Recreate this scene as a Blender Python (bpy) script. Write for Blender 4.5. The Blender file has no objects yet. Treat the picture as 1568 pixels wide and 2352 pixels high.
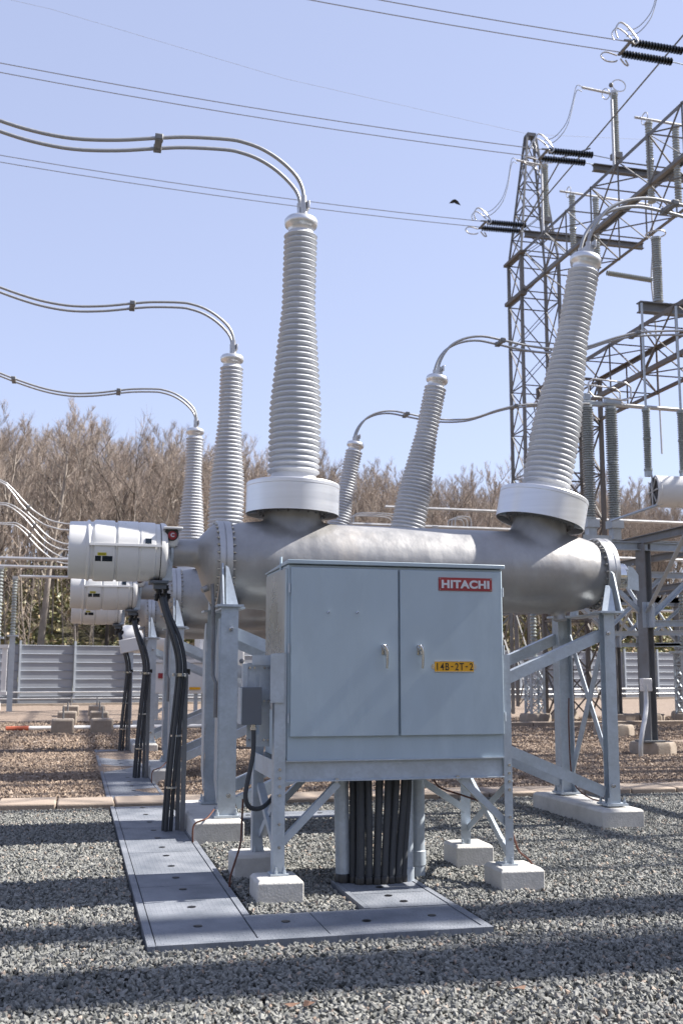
import bpy, math, random
import numpy as np
from mathutils import Vector, Matrix, Euler
random.seed(7); R = math.radians; PI = math.pi
scn = bpy.context.scene; COL = scn.collection

# ------------------------------------------------------------------ camera
cam = bpy.data.cameras.new('camera'); camo = bpy.data.objects.new('camera', cam); COL.objects.link(camo)
cam.sensor_fit = 'VERTICAL'; cam.sensor_height = 36.0; cam.lens = 36.0 * 2450.0 / 2352.0
cam.clip_start = 0.1; cam.clip_end = 3000
camo.location = (0, 0, 1.6)
camo.rotation_euler = (Matrix.Rotation(R(-13.88), 3, 'Z') @ Matrix.Rotation(R(98.46), 3, 'X') @ Matrix.Rotation(R(0.15), 3, 'Z')).to_euler()
cam.dof.use_dof = True; cam.dof.focus_distance = 8.6; cam.dof.aperture_fstop = 3.8
scn.camera = camo

# ------------------------------------------------------------------ sun and sky
SUN = Vector((1.0, -0.012, 1.0)).normalized()
sl = bpy.data.lights.new('sun', 'SUN'); so = bpy.data.objects.new('sun', sl); COL.objects.link(so)
sl.energy = 5.0; sl.angle = R(0.53); sl.color = (1.0, 0.95, 0.88)
so.rotation_euler = (-SUN).to_track_quat('-Z', 'Y').to_euler(); so.location = (30, -5, 40)
w = bpy.data.worlds.new('World'); scn.world = w; w.use_nodes = True
nt = w.node_tree; bg = nt.nodes['Background']
sky = nt.nodes.new('ShaderNodeTexSky'); sky.sky_type = 'NISHITA'; sky.sun_disc = False
sky.sun_elevation = math.asin(SUN.z); sky.sun_rotation = math.atan2(SUN.x, SUN.y)
sky.air_density = 1.0; sky.dust_density = 0.25; sky.ozone_density = 3.0; sky.altitude = 50
hs = nt.nodes.new('ShaderNodeHueSaturation'); hs.inputs['Saturation'].default_value = 0.62; hs.inputs['Hue'].default_value = 0.510
nt.links.new(sky.outputs[0], hs.inputs['Color']); mxs = nt.nodes.new('ShaderNodeMix'); mxs.data_type = 'RGBA'; mxs.inputs[0].default_value = .6; mxs.inputs[7].default_value = (2.04, 2.40, 3.72, 1)
nt.links.new(hs.outputs[0], mxs.inputs[6]); nt.links.new(mxs.outputs[2], bg.inputs[0]); bg.inputs[1].default_value = 0.096
scn.view_settings.view_transform = 'Standard'; scn.view_settings.look = 'None'
scn.view_settings.exposure = 1.35; scn.view_settings.gamma = 1.0
scn.render.engine = 'CYCLES'

# ------------------------------------------------------------------ materials
def newmat(name):
    m = bpy.data.materials.new(name); m.use_nodes = True
    return m, m.node_tree, m.node_tree.nodes['Principled BSDF']
def mat(name, base, rough=.5, metal=0., var=.12, scale=6., bump=0., bscale=40., stretch=(1,1,1), dark=None, damt=0., rvar=.1, voro=0.):
    m, t, p = newmat(name); N, Lk = t.nodes, t.links
    tc = N.new('ShaderNodeTexCoord'); mp = N.new('ShaderNodeMapping'); mp.inputs['Scale'].default_value = stretch
    Lk.new(tc.outputs['Object'], mp.inputs[0])
    n = N.new('ShaderNodeTexNoise'); n.inputs['Scale'].default_value = scale; n.inputs['Detail'].default_value = 6; n.inputs['Roughness'].default_value = .6
    Lk.new(mp.outputs[0], n.inputs['Vector'])
    r = N.new('ShaderNodeMapRange'); r.inputs[1].default_value = .3; r.inputs[2].default_value = .7
    r.inputs[3].default_value = 1 - var; r.inputs[4].default_value = 1 + var; Lk.new(n.outputs[0], r.inputs[0])
    mul = N.new('ShaderNodeVectorMath'); mul.operation = 'SCALE'; mul.inputs[0].default_value = [c*.72 for c in base[:3]]; Lk.new(r.outputs[0], mul.inputs['Scale'])
    out = mul.outputs[0]
    if voro:
        v = N.new('ShaderNodeTexVoronoi'); v.inputs['Scale'].default_value = 45; Lk.new(mp.outputs[0], v.inputs['Vector'])
        bwn = N.new('ShaderNodeSeparateColor'); Lk.new(v.outputs['Color'], bwn.inputs[0])
        vr = N.new('ShaderNodeMapRange'); vr.inputs[3].default_value = 1 - voro; vr.inputs[4].default_value = 1 + voro; Lk.new(bwn.outputs[0], vr.inputs[0])
        m2 = N.new('ShaderNodeVectorMath'); m2.operation = 'SCALE'; Lk.new(out, m2.inputs[0]); Lk.new(vr.outputs[0], m2.inputs['Scale']); out = m2.outputs[0]
    if dark:
        n2 = N.new('ShaderNodeTexNoise'); n2.inputs['Scale'].default_value = scale * .7; n2.inputs['Detail'].default_value = 8; n2.inputs['Roughness'].default_value = .7
        Lk.new(mp.outputs[0], n2.inputs['Vector'])
        r2 = N.new('ShaderNodeMapRange'); r2.inputs[1].default_value = .5; r2.inputs[2].default_value = .68; r2.inputs[4].default_value = damt; Lk.new(n2.outputs[0], r2.inputs[0])
        mx = N.new('ShaderNodeMix'); mx.data_type = 'RGBA'; Lk.new(r2.outputs[0], mx.inputs[0]); Lk.new(out, mx.inputs[6]); mx.inputs[7].default_value = (*dark, 1); out = mx.outputs[2]
    Lk.new(out, p.inputs['Base Color'])
    rr = N.new('ShaderNodeMapRange'); rr.inputs[1].default_value = .3; rr.inputs[2].default_value = .7
    rr.inputs[3].default_value = max(.03, rough - rvar); rr.inputs[4].default_value = min(1, rough + rvar); Lk.new(n.outputs[0], rr.inputs[0]); Lk.new(rr.outputs[0], p.inputs['Roughness'])
    p.inputs['Metallic'].default_value = metal
    if bump:
        b = N.new('ShaderNodeTexNoise'); b.inputs['Scale'].default_value = bscale; b.inputs['Detail'].default_value = 5; Lk.new(mp.outputs[0], b.inputs['Vector'])
        bp = N.new('ShaderNodeBump'); bp.inputs['Strength'].default_value = bump; bp.inputs['Distance'].default_value = .01
        Lk.new(b.outputs[0], bp.inputs['Height']); Lk.new(bp.outputs[0], p.inputs['Normal'])
    return m
M = {}
M['galv'] = mat('galvanised_steel', (.58,.65,.72), .46, .35, .10, 5, .05, 30, dark=(.33,.36,.40), damt=.5, voro=.05)
M['galv_dark'] = mat('weathered_steel', (.27,.28,.29), .6, .3, .2, 1.5, dark=(.13,.10,.08), damt=.7)
M['rust'] = mat('rusty_lattice_steel', (.22,.22,.225), .6, .25, .2, .8, dark=(.15,.14,.135), damt=.5)
M['rusty'] = mat('brown_lattice_steel', (.20,.185,.175), .7, .15, .2, .8, dark=(.15,.095,.07), damt=.55)
M['tank'] = mat('cast_aluminium', (.45,.445,.44), .45, .5, .2, 3.0, .7, 7, stretch=(1,1,.7), dark=(.33,.31,.29), damt=.85, rvar=.10)
M['flange'] = mat('machined_aluminium', (.60,.60,.60), .42, .8, .1, 9)
M['collar'] = mat('spun_aluminium', (.93,.94,.96), .36, .82, .05, 3, .03, 60, stretch=(.2,.2,8), rvar=.05)
M['silicone'] = mat('grey_silicone', (.76,.785,.83), .42, 0, .05, 2)
M['white'] = mat('white_enamel', (.88,.88,.87), .34, 0, .03, 3, dark=(.70,.69,.66), damt=.3)
M['cab'] = mat('grey_cabinet_paint', (.50,.61,.69), .36, 0, .045, 2.2, .03, 2.5, stretch=(1.6,1,.5), dark=(.46,.55,.60), damt=.5, rvar=.08)
M['cabside'] = mat('bare_aluminium_sheet', (.62,.64,.65), .30, .75, .05, 1.5, .12, 3.0)
M['conc'] = mat('precast_concrete', (.66,.645,.61), .85, 0, .1, 8, .5, 60, dark=(.33,.32,.30), damt=.55)
M['oldconc'] = mat('weathered_concrete', (.40,.34,.28), .9, 0, .15, 4, .6, 40, dark=(.20,.15,.11), damt=.7)
M['kerbconc'] = mat('tan_kerb_concrete', (.40,.325,.26), .9, 0, .12, 3, .5, 50, dark=(.33,.26,.21), damt=.6)
M['pvc'] = mat('dark_grey_plastic', (.055,.062,.072), .6, 0, .12, 4)
M['black'] = mat('black_rubber', (.015,.015,.017), .4, 0, .1, 9)
M['chrome'] = mat('bright_chrome', (.82,.82,.82), .12, 1, .02, 9, rvar=.02)
M['steel'] = mat('stainless_steel', (.66,.66,.66), .25, .9, .05, 12)
M['alu'] = mat('aluminium_tube', (.66,.66,.66), .38, .55, .06, 4)
M['wire'] = mat('stranded_conductor', (.50,.51,.52), .5, .6, .05, 30)
M['red'] = mat('red_plate', (.36,.035,.045), .4, 0, .03, 9)
M['letter'] = mat('pale_lettering', (.72,.74,.80), .4, 0, .02, 9)
M['yellow'] = mat('yellow_plate', (.95,.48,.015), .45, 0, .05, 20)
M['inkyel'] = mat('yellow_sticker', (.70,.62,.03), .5, 0, .03, 9)
M['ink'] = mat('black_ink', (.012,.012,.014), .4, 0, .02, 9)
M['glass'] = mat('dark_glass', (.012,.022,.035), .08, 0, .05, 9, rvar=.02)
M['boxgrey'] = mat('slate_box_paint', (.13,.15,.18), .45, 0, .05, 4)
M['copper'] = mat('brown_ground_cable', (.13,.045,.025), .5, .2, .1, 9)
M['glazed'] = mat('grey_glazed_porcelain', (.46,.50,.51), .2, 0, .08, 5)
M['paleinsul'] = mat('pale_porcelain', (.36,.39,.38), .25, 0, .05, 5)
M['discs'] = mat('black_glazed_discs', (.006,.010,.011), .16, 0, .1, 9)
M['fence'] = mat('corrugated_sheet', (.34,.37,.42), .5, .2, .06, .7, dark=(.29,.32,.37), damt=.4)
M['orange'] = mat('orange_pipe', (.55,.13,.06), .5, 0, .08, 4)
M['bark'] = mat('grey_brown_bark', (.38,.335,.29), .9, 0, .3, 1.2, dark=(.34,.31,.27), damt=.6)
M['barkd'] = mat('dark_bark', (.12,.10,.085), .9, 0, .3, 1.2, dark=(.24,.21,.18), damt=.5)
M['twig'] = mat('reddish_twigs', (.45,.37,.31), .9, 0, .25, .4)
for k_ in ('twig','bark'):
    t_ = M[k_].node_tree; p_ = t_.nodes['Principled BSDF']; ln = p_.inputs['Base Color'].links[0]; src = ln.from_socket
    oi = t_.nodes.new('ShaderNodeObjectInfo'); mr = t_.nodes.new('ShaderNodeMapRange'); mr.inputs[3].default_value = .72; mr.inputs[4].default_value = 1.22
    sc_ = t_.nodes.new('ShaderNodeVectorMath'); sc_.operation = 'SCALE'; t_.links.new(oi.outputs['Random'], mr.inputs[0]); t_.links.new(mr.outputs[0], sc_.inputs['Scale']); t_.links.new(src, sc_.inputs[0]); t_.links.new(sc_.outputs[0], p_.inputs['Base Color'])
M['leafbrown'] = mat('dry_leaf', (.20,.11,.07), .8, 0, .2, 9)

def tread_mat():
    m, t, p = newmat('ribbed_trench_cover'); N, Lk = t.nodes, t.links
    tc = N.new('ShaderNodeTexCoord')
    mp = N.new('ShaderNodeMapping'); mp.inputs['Scale'].default_value = (17, 17, 17); mp.inputs['Rotation'].default_value = (0, 0, 0)
    Lk.new(tc.outputs['Object'], mp.inputs[0])
    br = N.new('ShaderNodeTexBrick'); br.inputs['Scale'].default_value = 1.0; br.inputs['Mortar Size'].default_value = .12
    br.inputs['Brick Width'].default_value = 1.2; br.inputs['Row Height'].default_value = .55; br.inputs['Mortar Smooth'].default_value = .3
    Lk.new(mp.outputs[0], br.inputs['Vector'])
    n = N.new('ShaderNodeTexNoise'); n.inputs['Scale'].default_value = 3; n.inputs['Detail'].default_value = 7; Lk.new(tc.outputs['Object'], n.inputs['Vector'])
    r = N.new('ShaderNodeValToRGB'); r.color_ramp.elements[0].position = .3; r.color_ramp.elements[0].color = (.12,.135,.16,1)
    r.color_ramp.elements[1].position = .72; r.color_ramp.elements[1].color = (.25,.265,.295,1); Lk.new(n.outputs[0], r.inputs[0]); Lk.new(r.outputs[0], p.inputs['Base Color'])
    bp = N.new('ShaderNodeBump'); bp.inputs['Strength'].default_value = 1; bp.inputs['Distance'].default_value = .014
    Lk.new(br.outputs['Fac'], bp.inputs['Height']); Lk.new(bp.outputs[0], p.inputs['Normal']); p.inputs['Roughness'].default_value = .55
    return m
M['tread'] = tread_mat()

def gravel_mat(name, c1, c2, c3, stone=False, split=None):
    m, t, p = newmat(name); N, Lk = t.nodes, t.links
    ramp = N.new('ShaderNodeValToRGB'); e = ramp.color_ramp.elements
    c1, c2, c3 = [[v*.72 for v in c] for c in (c1,c2,c3)]; e[0].color = (*c1, 1); e[0].position = 0; e[1].color = (*c3, 1); e[1].position = 1
    x = e.new(.45); x.color = (*c2, 1); x = e.new(.93); x.color = (*[v*1.1 for v in c2], 1)
    p.inputs['Roughness'].default_value = .85
    if stone:
        oi = N.new('ShaderNodeObjectInfo'); Lk.new(oi.outputs['Random'], ramp.inputs[0])
    else:
        tc = N.new('ShaderNodeTexCoord'); v = N.new('ShaderNodeTexVoronoi'); v.inputs['Scale'].default_value = 30 
        Lk.new(tc.outputs['Object'], v.inputs['Vector']); s = N.new('ShaderNodeSeparateColor'); Lk.new(v.outputs['Color'], s.inputs[0]); Lk.new(s.outputs[0], ramp.inputs[0])
        bp = N.new('ShaderNodeBump'); bp.inputs['Strength'].default_value = 1; bp.inputs['Distance'].default_value = .02
        v2 = N.new('ShaderNodeTexVoronoi'); v2.inputs['Scale'].default_value = 30; Lk.new(tc.outputs['Object'], v2.inputs['Vector'])
        Lk.new(v2.outputs['Distance'], bp.inputs['Height']); bp.invert = True; Lk.new(bp.outputs[0], p.inputs['Normal'])
    Lk.new(ramp.outputs[0], p.inputs['Base Color'])
    return m
M['grav'] = gravel_mat('grey_green_gravel', (.05,.055,.052), (.10,.105,.10), (.16,.14,.11))  # shade of the gaps between stones is put into this darker bed colour
M['grav_s'] = gravel_mat('grey_green_stone', (.10,.106,.10), (.285,.285,.265), (.46,.35,.27), True)
M['bgrav'] = gravel_mat('tan_gravel', (.17,.125,.095), (.32,.245,.19), (.44,.36,.29))
M['bgrav_s'] = gravel_mat('tan_stone', (.19,.14,.105), (.37,.28,.21), (.54,.45,.365), True)
def litter_mat():
    m, t, p = newmat('leaf_litter'); N, Lk = t.nodes, t.links
    tc = N.new('ShaderNodeTexCoord'); n = N.new('ShaderNodeTexNoise'); n.inputs['Scale'].default_value = .5; n.inputs['Detail'].default_value = 12; n.inputs['Roughness'].default_value = .75
    Lk.new(tc.outputs['Object'], n.inputs['Vector']); r = N.new('ShaderNodeValToRGB')
    r.color_ramp.elements[0].position = .35; r.color_ramp.elements[0].color = (.09,.065,.035,1); r.color_ramp.elements[1].position = .65; r.color_ramp.elements[1].color = (.24,.16,.10,1)
    Lk.new(n.outputs[0], r.inputs[0]); Lk.new(r.outputs[0], p.inputs['Base Color']); p.inputs['Roughness'].default_value = .95
    return m
M['litter'] = litter_mat()
def hill_mat():
    m, t, p = newmat('wooded_slope'); N, Lk = t.nodes, t.links
    tc = N.new('ShaderNodeTexCoord'); n = N.new('ShaderNodeTexNoise'); n.inputs['Scale'].default_value = .9; n.inputs['Detail'].default_value = 12; n.inputs['Roughness'].default_value = .8
    Lk.new(tc.outputs['Object'], n.inputs['Vector']); r = N.new('ShaderNodeValToRGB'); e = r.color_ramp.elements
    e[0].position = .36; e[0].color = (.06,.055,.03,1); e[1].position = .64; e[1].color = (.26,.19,.125,1); x = e.new(.5); x.color = (.13,.12,.055,1)
    Lk.new(n.outputs[0], r.inputs[0]); Lk.new(r.outputs[0], p.inputs['Base Color']); p.inputs['Roughness'].default_value = .95
    b = N.new('ShaderNodeBump'); b.inputs['Distance'].default_value = .6; Lk.new(n.outputs[0], b.inputs['Height']); Lk.new(b.outputs[0], p.inputs['Normal']); return m
M['hillm'] = hill_mat()
def leaf_mat():
    m, t, p = newmat('evergreen_leaves'); N, Lk = t.nodes, t.links
    g = N.new('ShaderNodeNewGeometry'); r = N.new('ShaderNodeValToRGB'); e = r.color_ramp.elements
    e[0].color = (.10,.11,.045,1); e[1].color = (.42,.29,.18,1); x = e.new(.4); x.color = (.21,.21,.09,1); x = e.new(.75); x.color = (.34,.31,.16,1)
    Lk.new(g.outputs['Random Per Island'], r.inputs[0]); Lk.new(r.outputs[0], p.inputs['Base Color']); p.inputs['Roughness'].default_value = .5
    return m
M['leaf'] = leaf_mat()

# ------------------------------------------------------------------ mesh helpers
def V(*a): return Vector(a)
def frame(d, up=None):
    d = Vector(d).normalized(); up = Vector(up) if up is not None else (V(0,0,1) if abs(d.z) < .95 else V(0,1,0))
    s = d.cross(up).normalized(); u = s.cross(d).normalized()
    return s, u, d
class MB:
    def __init__(s): s.v = []; s.f = []; s.marks = []
    def add(s, vs, fs):
        o = len(s.v); s.marks.append((o, len(s.f))); s.v += [tuple(x) for x in vs]; s.f += [tuple(i + o for i in f) for f in fs]; return s
    def box(s, c, d, rot=None):
        vs = []
        for x in (-.5,.5):
            for y in (-.5,.5):
                for z in (-.5,.5):
                    q = V(x*d[0], y*d[1], z*d[2]); 
                    if rot is not None: q = rot @ q
                    vs.append(q + Vector(c))
        return s.add(vs, [(0,1,3,2),(4,6,7,5),(0,4,5,1),(2,3,7,6),(0,2,6,4),(1,5,7,3)])
    def bb(s, x0,x1,y0,y1,z0,z1): return s.box(((x0+x1)/2,(y0+y1)/2,(z0+z1)/2),(abs(x1-x0),abs(y1-y0),abs(z1-z0)))
    def poly(s, p0, p1, sec, up=None):                      # extrude a 2-D outline (side, up) from p0 to p1
        a, b = Vector(p0), Vector(p1); S, U, D = frame(b - a, up); n = len(sec)
        vs = [a + S*x + U*y for x, y in sec] + [b + S*x + U*y for x, y in sec]
        fs = [(i, (i+1) % n, n + (i+1) % n, n + i) for i in range(n)]
        return s.add(vs, fs + [tuple(range(n))[::-1], tuple(range(n, 2*n))])
    def bar(s, p0, p1, w, h, up=None):
        return s.poly(p0, p1, [(-w/2,-h/2),(w/2,-h/2),(w/2,h/2),(-w/2,h/2)], up)
    def angle(s, p0, p1, w, t=.008, up=None, fx=1, fy=1):   # L section
        sec = [(0,0),(w*fx,0),(w*fx,t*fy),(t*fx,t*fy),(t*fx,w*fy),(0,w*fy)]
        if fx*fy < 0: sec = sec[::-1]
        return s.poly(p0, p1, sec, up)
    def hbeam(s, p0, p1, w, h, t=.012, up=None):
        w, h = w/2, h/2
        return s.poly(p0, p1, [(-w,-h),(w,-h),(w,-h+t),(t/2,-h+t),(t/2,h-t),(w,h-t),(w,h),(-w,h),(-w,h-t),(-t/2,h-t),(-t/2,-h+t),(-w,-h+t)], up)
    def channel(s, p0, p1, w, h, t=.01, up=None):           # web on -side, flanges towards +side
        return s.poly(p0, p1, [(0,-h/2),(w,-h/2),(w,-h/2+t),(t,-h/2+t),(t,h/2-t),(w,h/2-t),(w,h/2),(0,h/2)], up)
    def tube(s, pts, r, n=8, r2=None):
        pts = [Vector(p) for p in pts]; m = len(pts); vs = []; S = None
        for i, p in enumerate(pts):
            d = (pts[min(i+1, m-1)] - pts[max(i-1, 0)]).normalized()
            if S is None: S, U, _ = frame(d)
            else:
                S = (S - d * S.dot(d)).normalized(); U = S.cross(d)
            rr = r if r2 is None else r + (r2 - r) * i / (m - 1)
            vs += [p + (S*math.cos(2*PI*k/n) + U*math.sin(2*PI*k/n)) * rr for k in range(n)]
        fs = [(i*n+k, i*n+(k+1) % n, (i+1)*n+(k+1) % n, (i+1)*n+k) for i in range(m-1) for k in range(n)]
        return s.add(vs, fs + [tuple(range(n))[::-1], tuple(range((m-1)*n, m*n))])
    def lathe(s, prof, org, ax=(0,0,1), n=32, caps=True):   # prof: (radius, height)
        S, U, D = frame(ax, V(0,1,0) if abs(Vector(ax).normalized().y) < .9 else V(0,0,1)); o = Vector(org); vs = []
        for r, h in prof: vs += [o + D*h + (S*math.cos(2*PI*k/n) + U*math.sin(2*PI*k/n)) * r for k in range(n)]
        m = len(prof); fs = [(i*n+k, i*n+(k+1) % n, (i+1)*n+(k+1) % n, (i+1)*n+k) for i in range(m-1) for k in range(n)]
        if caps: fs += [tuple(range(n))[::-1], tuple(range((m-1)*n, m*n))]
        return s.add(vs, fs)
    def ring(s, c, ax, rad, r, n=20, k=6, sx=1.0):
        S, U, D = frame(ax); pts = [Vector(c) + S*math.cos(2*PI*i/n)*rad*sx + U*math.sin(2*PI*i/n)*rad for i in range(n+1)]
        return s.tube(pts, r, k)
    def bolts(s, c, ax, rad, cnt, r=.016, h=.03):
        S, U, D = frame(ax)
        for i in range(cnt):
            p = Vector(c) + (S*math.cos(2*PI*i/cnt) + U*math.sin(2*PI*i/cnt)) * rad
            s.lathe([(r,0),(r,h),(r*.4,h*1.02),(r*.4,h*1.5)], p, D, 6)
        return s
    def plate(s, pts, vec):
        n = len(pts); a = [Vector(p) for p in pts]; b = [p + Vector(vec) for p in a]
        return s.add(a + b, [tuple(range(n)), tuple(range(n, 2*n))[::-1]] + [((i+1) % n, i, n+i, n+(i+1) % n) for i in range(n)])
ORG = {}
def mesh_of(name, mb, mats, org, smooth=40):
    me = bpy.data.meshes.new(name); ox, oy, oz = org
    me.from_pydata([(x-ox, y-oy, z-oz) for x, y, z in mb.v], [], mb.f); me.update()
    import bmesh
    b = bmesh.new(); b.from_mesh(me); bmesh.ops.recalc_face_normals(b, faces=b.faces); b.to_mesh(me); b.free()
    me.materials.append(mats)
    if smooth: 
        me.shade_smooth(); me.set_sharp_from_angle(angle=R(smooth))
    return me
def tag(o, label=None, cat=None, group=None, kind=None):
    if label: o['label'] = label
    if cat: o['category'] = cat
    if group: o['group'] = group
    if kind: o['kind'] = kind
    return o
def thing(name, org, label, cat, group=None):
    o = bpy.data.objects.new(name, None); COL.objects.link(o); o.location = org; o.empty_display_size = .2; ORG[o.name] = Vector(org)
    return tag(o, label, cat, group)
def part(name, mb, m, parent, label=None, smooth=40, bevel=0):
    o = bpy.data.objects.new(name, mesh_of(name, mb, M[m] if isinstance(m, str) else m, ORG[parent.name], smooth)); COL.objects.link(o)
    o.parent = parent; ORG[o.name] = ORG[parent.name]
    if label: o['label'] = label
    if bevel: b = o.modifiers.new('bevel', 'BEVEL'); b.width = bevel; b.segments = 2; b.limit_method = 'ANGLE'
    return o
def each(name, mb, m, parent, smooth=40):                   # every added shape becomes an object of its own
    mk = mb.marks + [(len(mb.v), len(mb.f))]
    for (v0, f0), (v1, f1) in zip(mk[:-1], mk[1:]):
        q = MB(); q.v = mb.v[v0:v1]; q.f = [tuple(i-v0 for i in f) for f in mb.f[f0:f1]]; part(name, q, m, parent, smooth=smooth)
def solo(name, mb, m, org, label, cat, group=None, kind=None, smooth=40, bevel=0):
    o = bpy.data.objects.new(name, mesh_of(name, mb, M[m] if isinstance(m, str) else m, org, smooth)); COL.objects.link(o); o.location = org
    if bevel: b = o.modifiers.new('bevel', 'BEVEL'); b.width = bevel; b.segments = 2; b.limit_method = 'ANGLE'
    if kind == 'structure': o['kind'] = kind; return o
    return tag(o, label, cat, group, kind)
def copy_tree(o, parent=None):
    c = o.copy(); COL.objects.link(c); ORG[c.name] = ORG.get(o.name, Vector((0,0,0))); c.parent = parent
    for ch in list(o.children): copy_tree(ch, c)
    return c
def dup(root, loc, label, group=None, rotz=None, scale=None):
    c = copy_tree(root); c.location = loc; c['label'] = label
    if group: c['group'] = group
    if rotz is not None: c.rotation_euler = (0,0,rotz)
    if scale is not None: c.scale = scale
    return c
def text_mb(txt, size, sx, extr, bold=0., spacing=1.0):
    cu = bpy.data.curves.new('t', 'FONT'); cu.body = txt; cu.size = size; cu.extrude = extr; cu.offset = bold; cu.align_x = 'CENTER'; cu.align_y = 'CENTER'; cu.space_character = spacing
    ob = bpy.data.objects.new('t', cu); COL.objects.link(ob); dg = bpy.context.evaluated_depsgraph_get(); dg.update()
    me = bpy.data.meshes.new_from_object(ob.evaluated_get(dg)); mb = MB()
    xs = [v.co.x for v in me.vertices]; ys = [v.co.y for v in me.vertices]; cx = (min(xs)+max(xs))/2; cy = (min(ys)+max(ys))/2
    mb.add([((v.co.x-cx)*sx, -v.co.z, v.co.y-cy) for v in me.vertices], [tuple(p.vertices) for p in me.polygons])
    bpy.data.objects.remove(ob); bpy.data.curves.remove(cu); bpy.data.meshes.remove(me)
    return mb
def shift(mb, d): mb.v = [(x+d[0], y+d[1], z+d[2]) for x, y, z in mb.v]; return mb

# ------------------------------------------------------------------ ground
def grid(x0,x1,y0,y1,nx,ny,zf):
    mb = MB(); xs = np.linspace(x0,x1,nx); ys = np.linspace(y0,y1,ny)
    mb.v = [(float(x), float(y), zf(x,y)) for y in ys for x in xs]
    mb.f = [(j*nx+i, j*nx+i+1, (j+1)*nx+i+1, (j+1)*nx+i) for j in range(ny-1) for i in range(nx-1)]
    return mb
def wob(x, y): return .012*math.sin(1.7*x+.6*y)*math.sin(1.3*y-.4*x) + .008*math.sin(4.1*x+1)*math.sin(3.7*y)
solo('ground', MB().add([(-900,-900,-.06),(900,-900,-.06),(900,900,-.06),(-900,900,-.06)], [(0,1,2,3)]), 'litter', (0,0,0), None, None, kind='structure', smooth=0)
solo('gravel_bed', grid(-40,60,-12,13.02,160,60,lambda x,y: wob(x,y)-.012), 'grav', (0,0,0), None, None, kind='structure')
def far_z(x, y): 
    b = .03 + wob(x,y)*1.6
    if x < .3 and 13.7 < y < 19: b += .05*math.exp(-((y-16.9-.15*math.sin(x*1.7))**2)/.25) * min(1, (.3-x)/.6) * (1+.5*math.sin(2.3*x))
    return b
solo('gravel_yard', grid(-60,80,13.6,72,260,150,far_z), 'bgrav', (0,0,0), None, None, kind='structure')
kb = MB(); x = -14.0; random.seed(3)
while x < 30:
    l = .66; kb.bb(x+.006, x+l-.006, 12.98+random.uniform(-.015,.015), 13.64+random.uniform(-.01,.01), -.05, .085+random.uniform(-.008,.008)); x += l
solo('kerb', kb, 'kerbconc', (0,0,0), None, None, kind='structure', bevel=.02, smooth=30)
k2 = MB(); x = 5.0
while x < 40: k2.bb(x+.01, x+1.9, 28.6, 29.0, -.05, .16); x += 1.92
solo('kerb_far', k2, 'kerbconc', (0,0,0), None, None, kind='structure', smooth=30)
def fence_y(x): return 50.5 + .20*x
def hill_z(x, y):
    d = y - fence_y(x) - 2.5
    if d <= 0: return -.02
    return 13*(1-math.exp(-.03*d)) + min(0, 0) + (.4*math.sin(x*.13+1)*min(1, d/12)) + .15*math.sin(x*.9+y*.7)*min(1, d/5)
solo('hill', grid(-90,140,26,200,150,140,lambda x,y: max(-.05, hill_z(x,y))), 'hillm', (0,0,0), None, None, kind='structure')

vb = MB(); n_ = 60; vs_ = []
for i in range(n_):
    a = R(165) + R(215)*i/(n_-1)
    for k, (r_, h_) in enumerate(((70,0),(84,6),(104,17),(130,27),(165,36),(220,42))): vs_.append((r_*math.cos(a)*(1.35 if math.cos(a) > 0 else 1.0), r_*math.sin(a)-4, -.1 + h_*(1+.12*math.sin(i*.7+k))*(.55+.45*math.sin(PI*min(1, max(0, i/(n_-1)*1.0)))) ))
vb.add(vs_, [(i*6+k, (i+1)*6+k, (i+1)*6+k+1, i*6+k+1) for i in range(n_-1) for k in range(5)])
solo('sky_block_hills', vb, 'hillm', (0,0,0), None, None, kind='structure')  # unseen hills behind the camera, added to block low sky light

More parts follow.
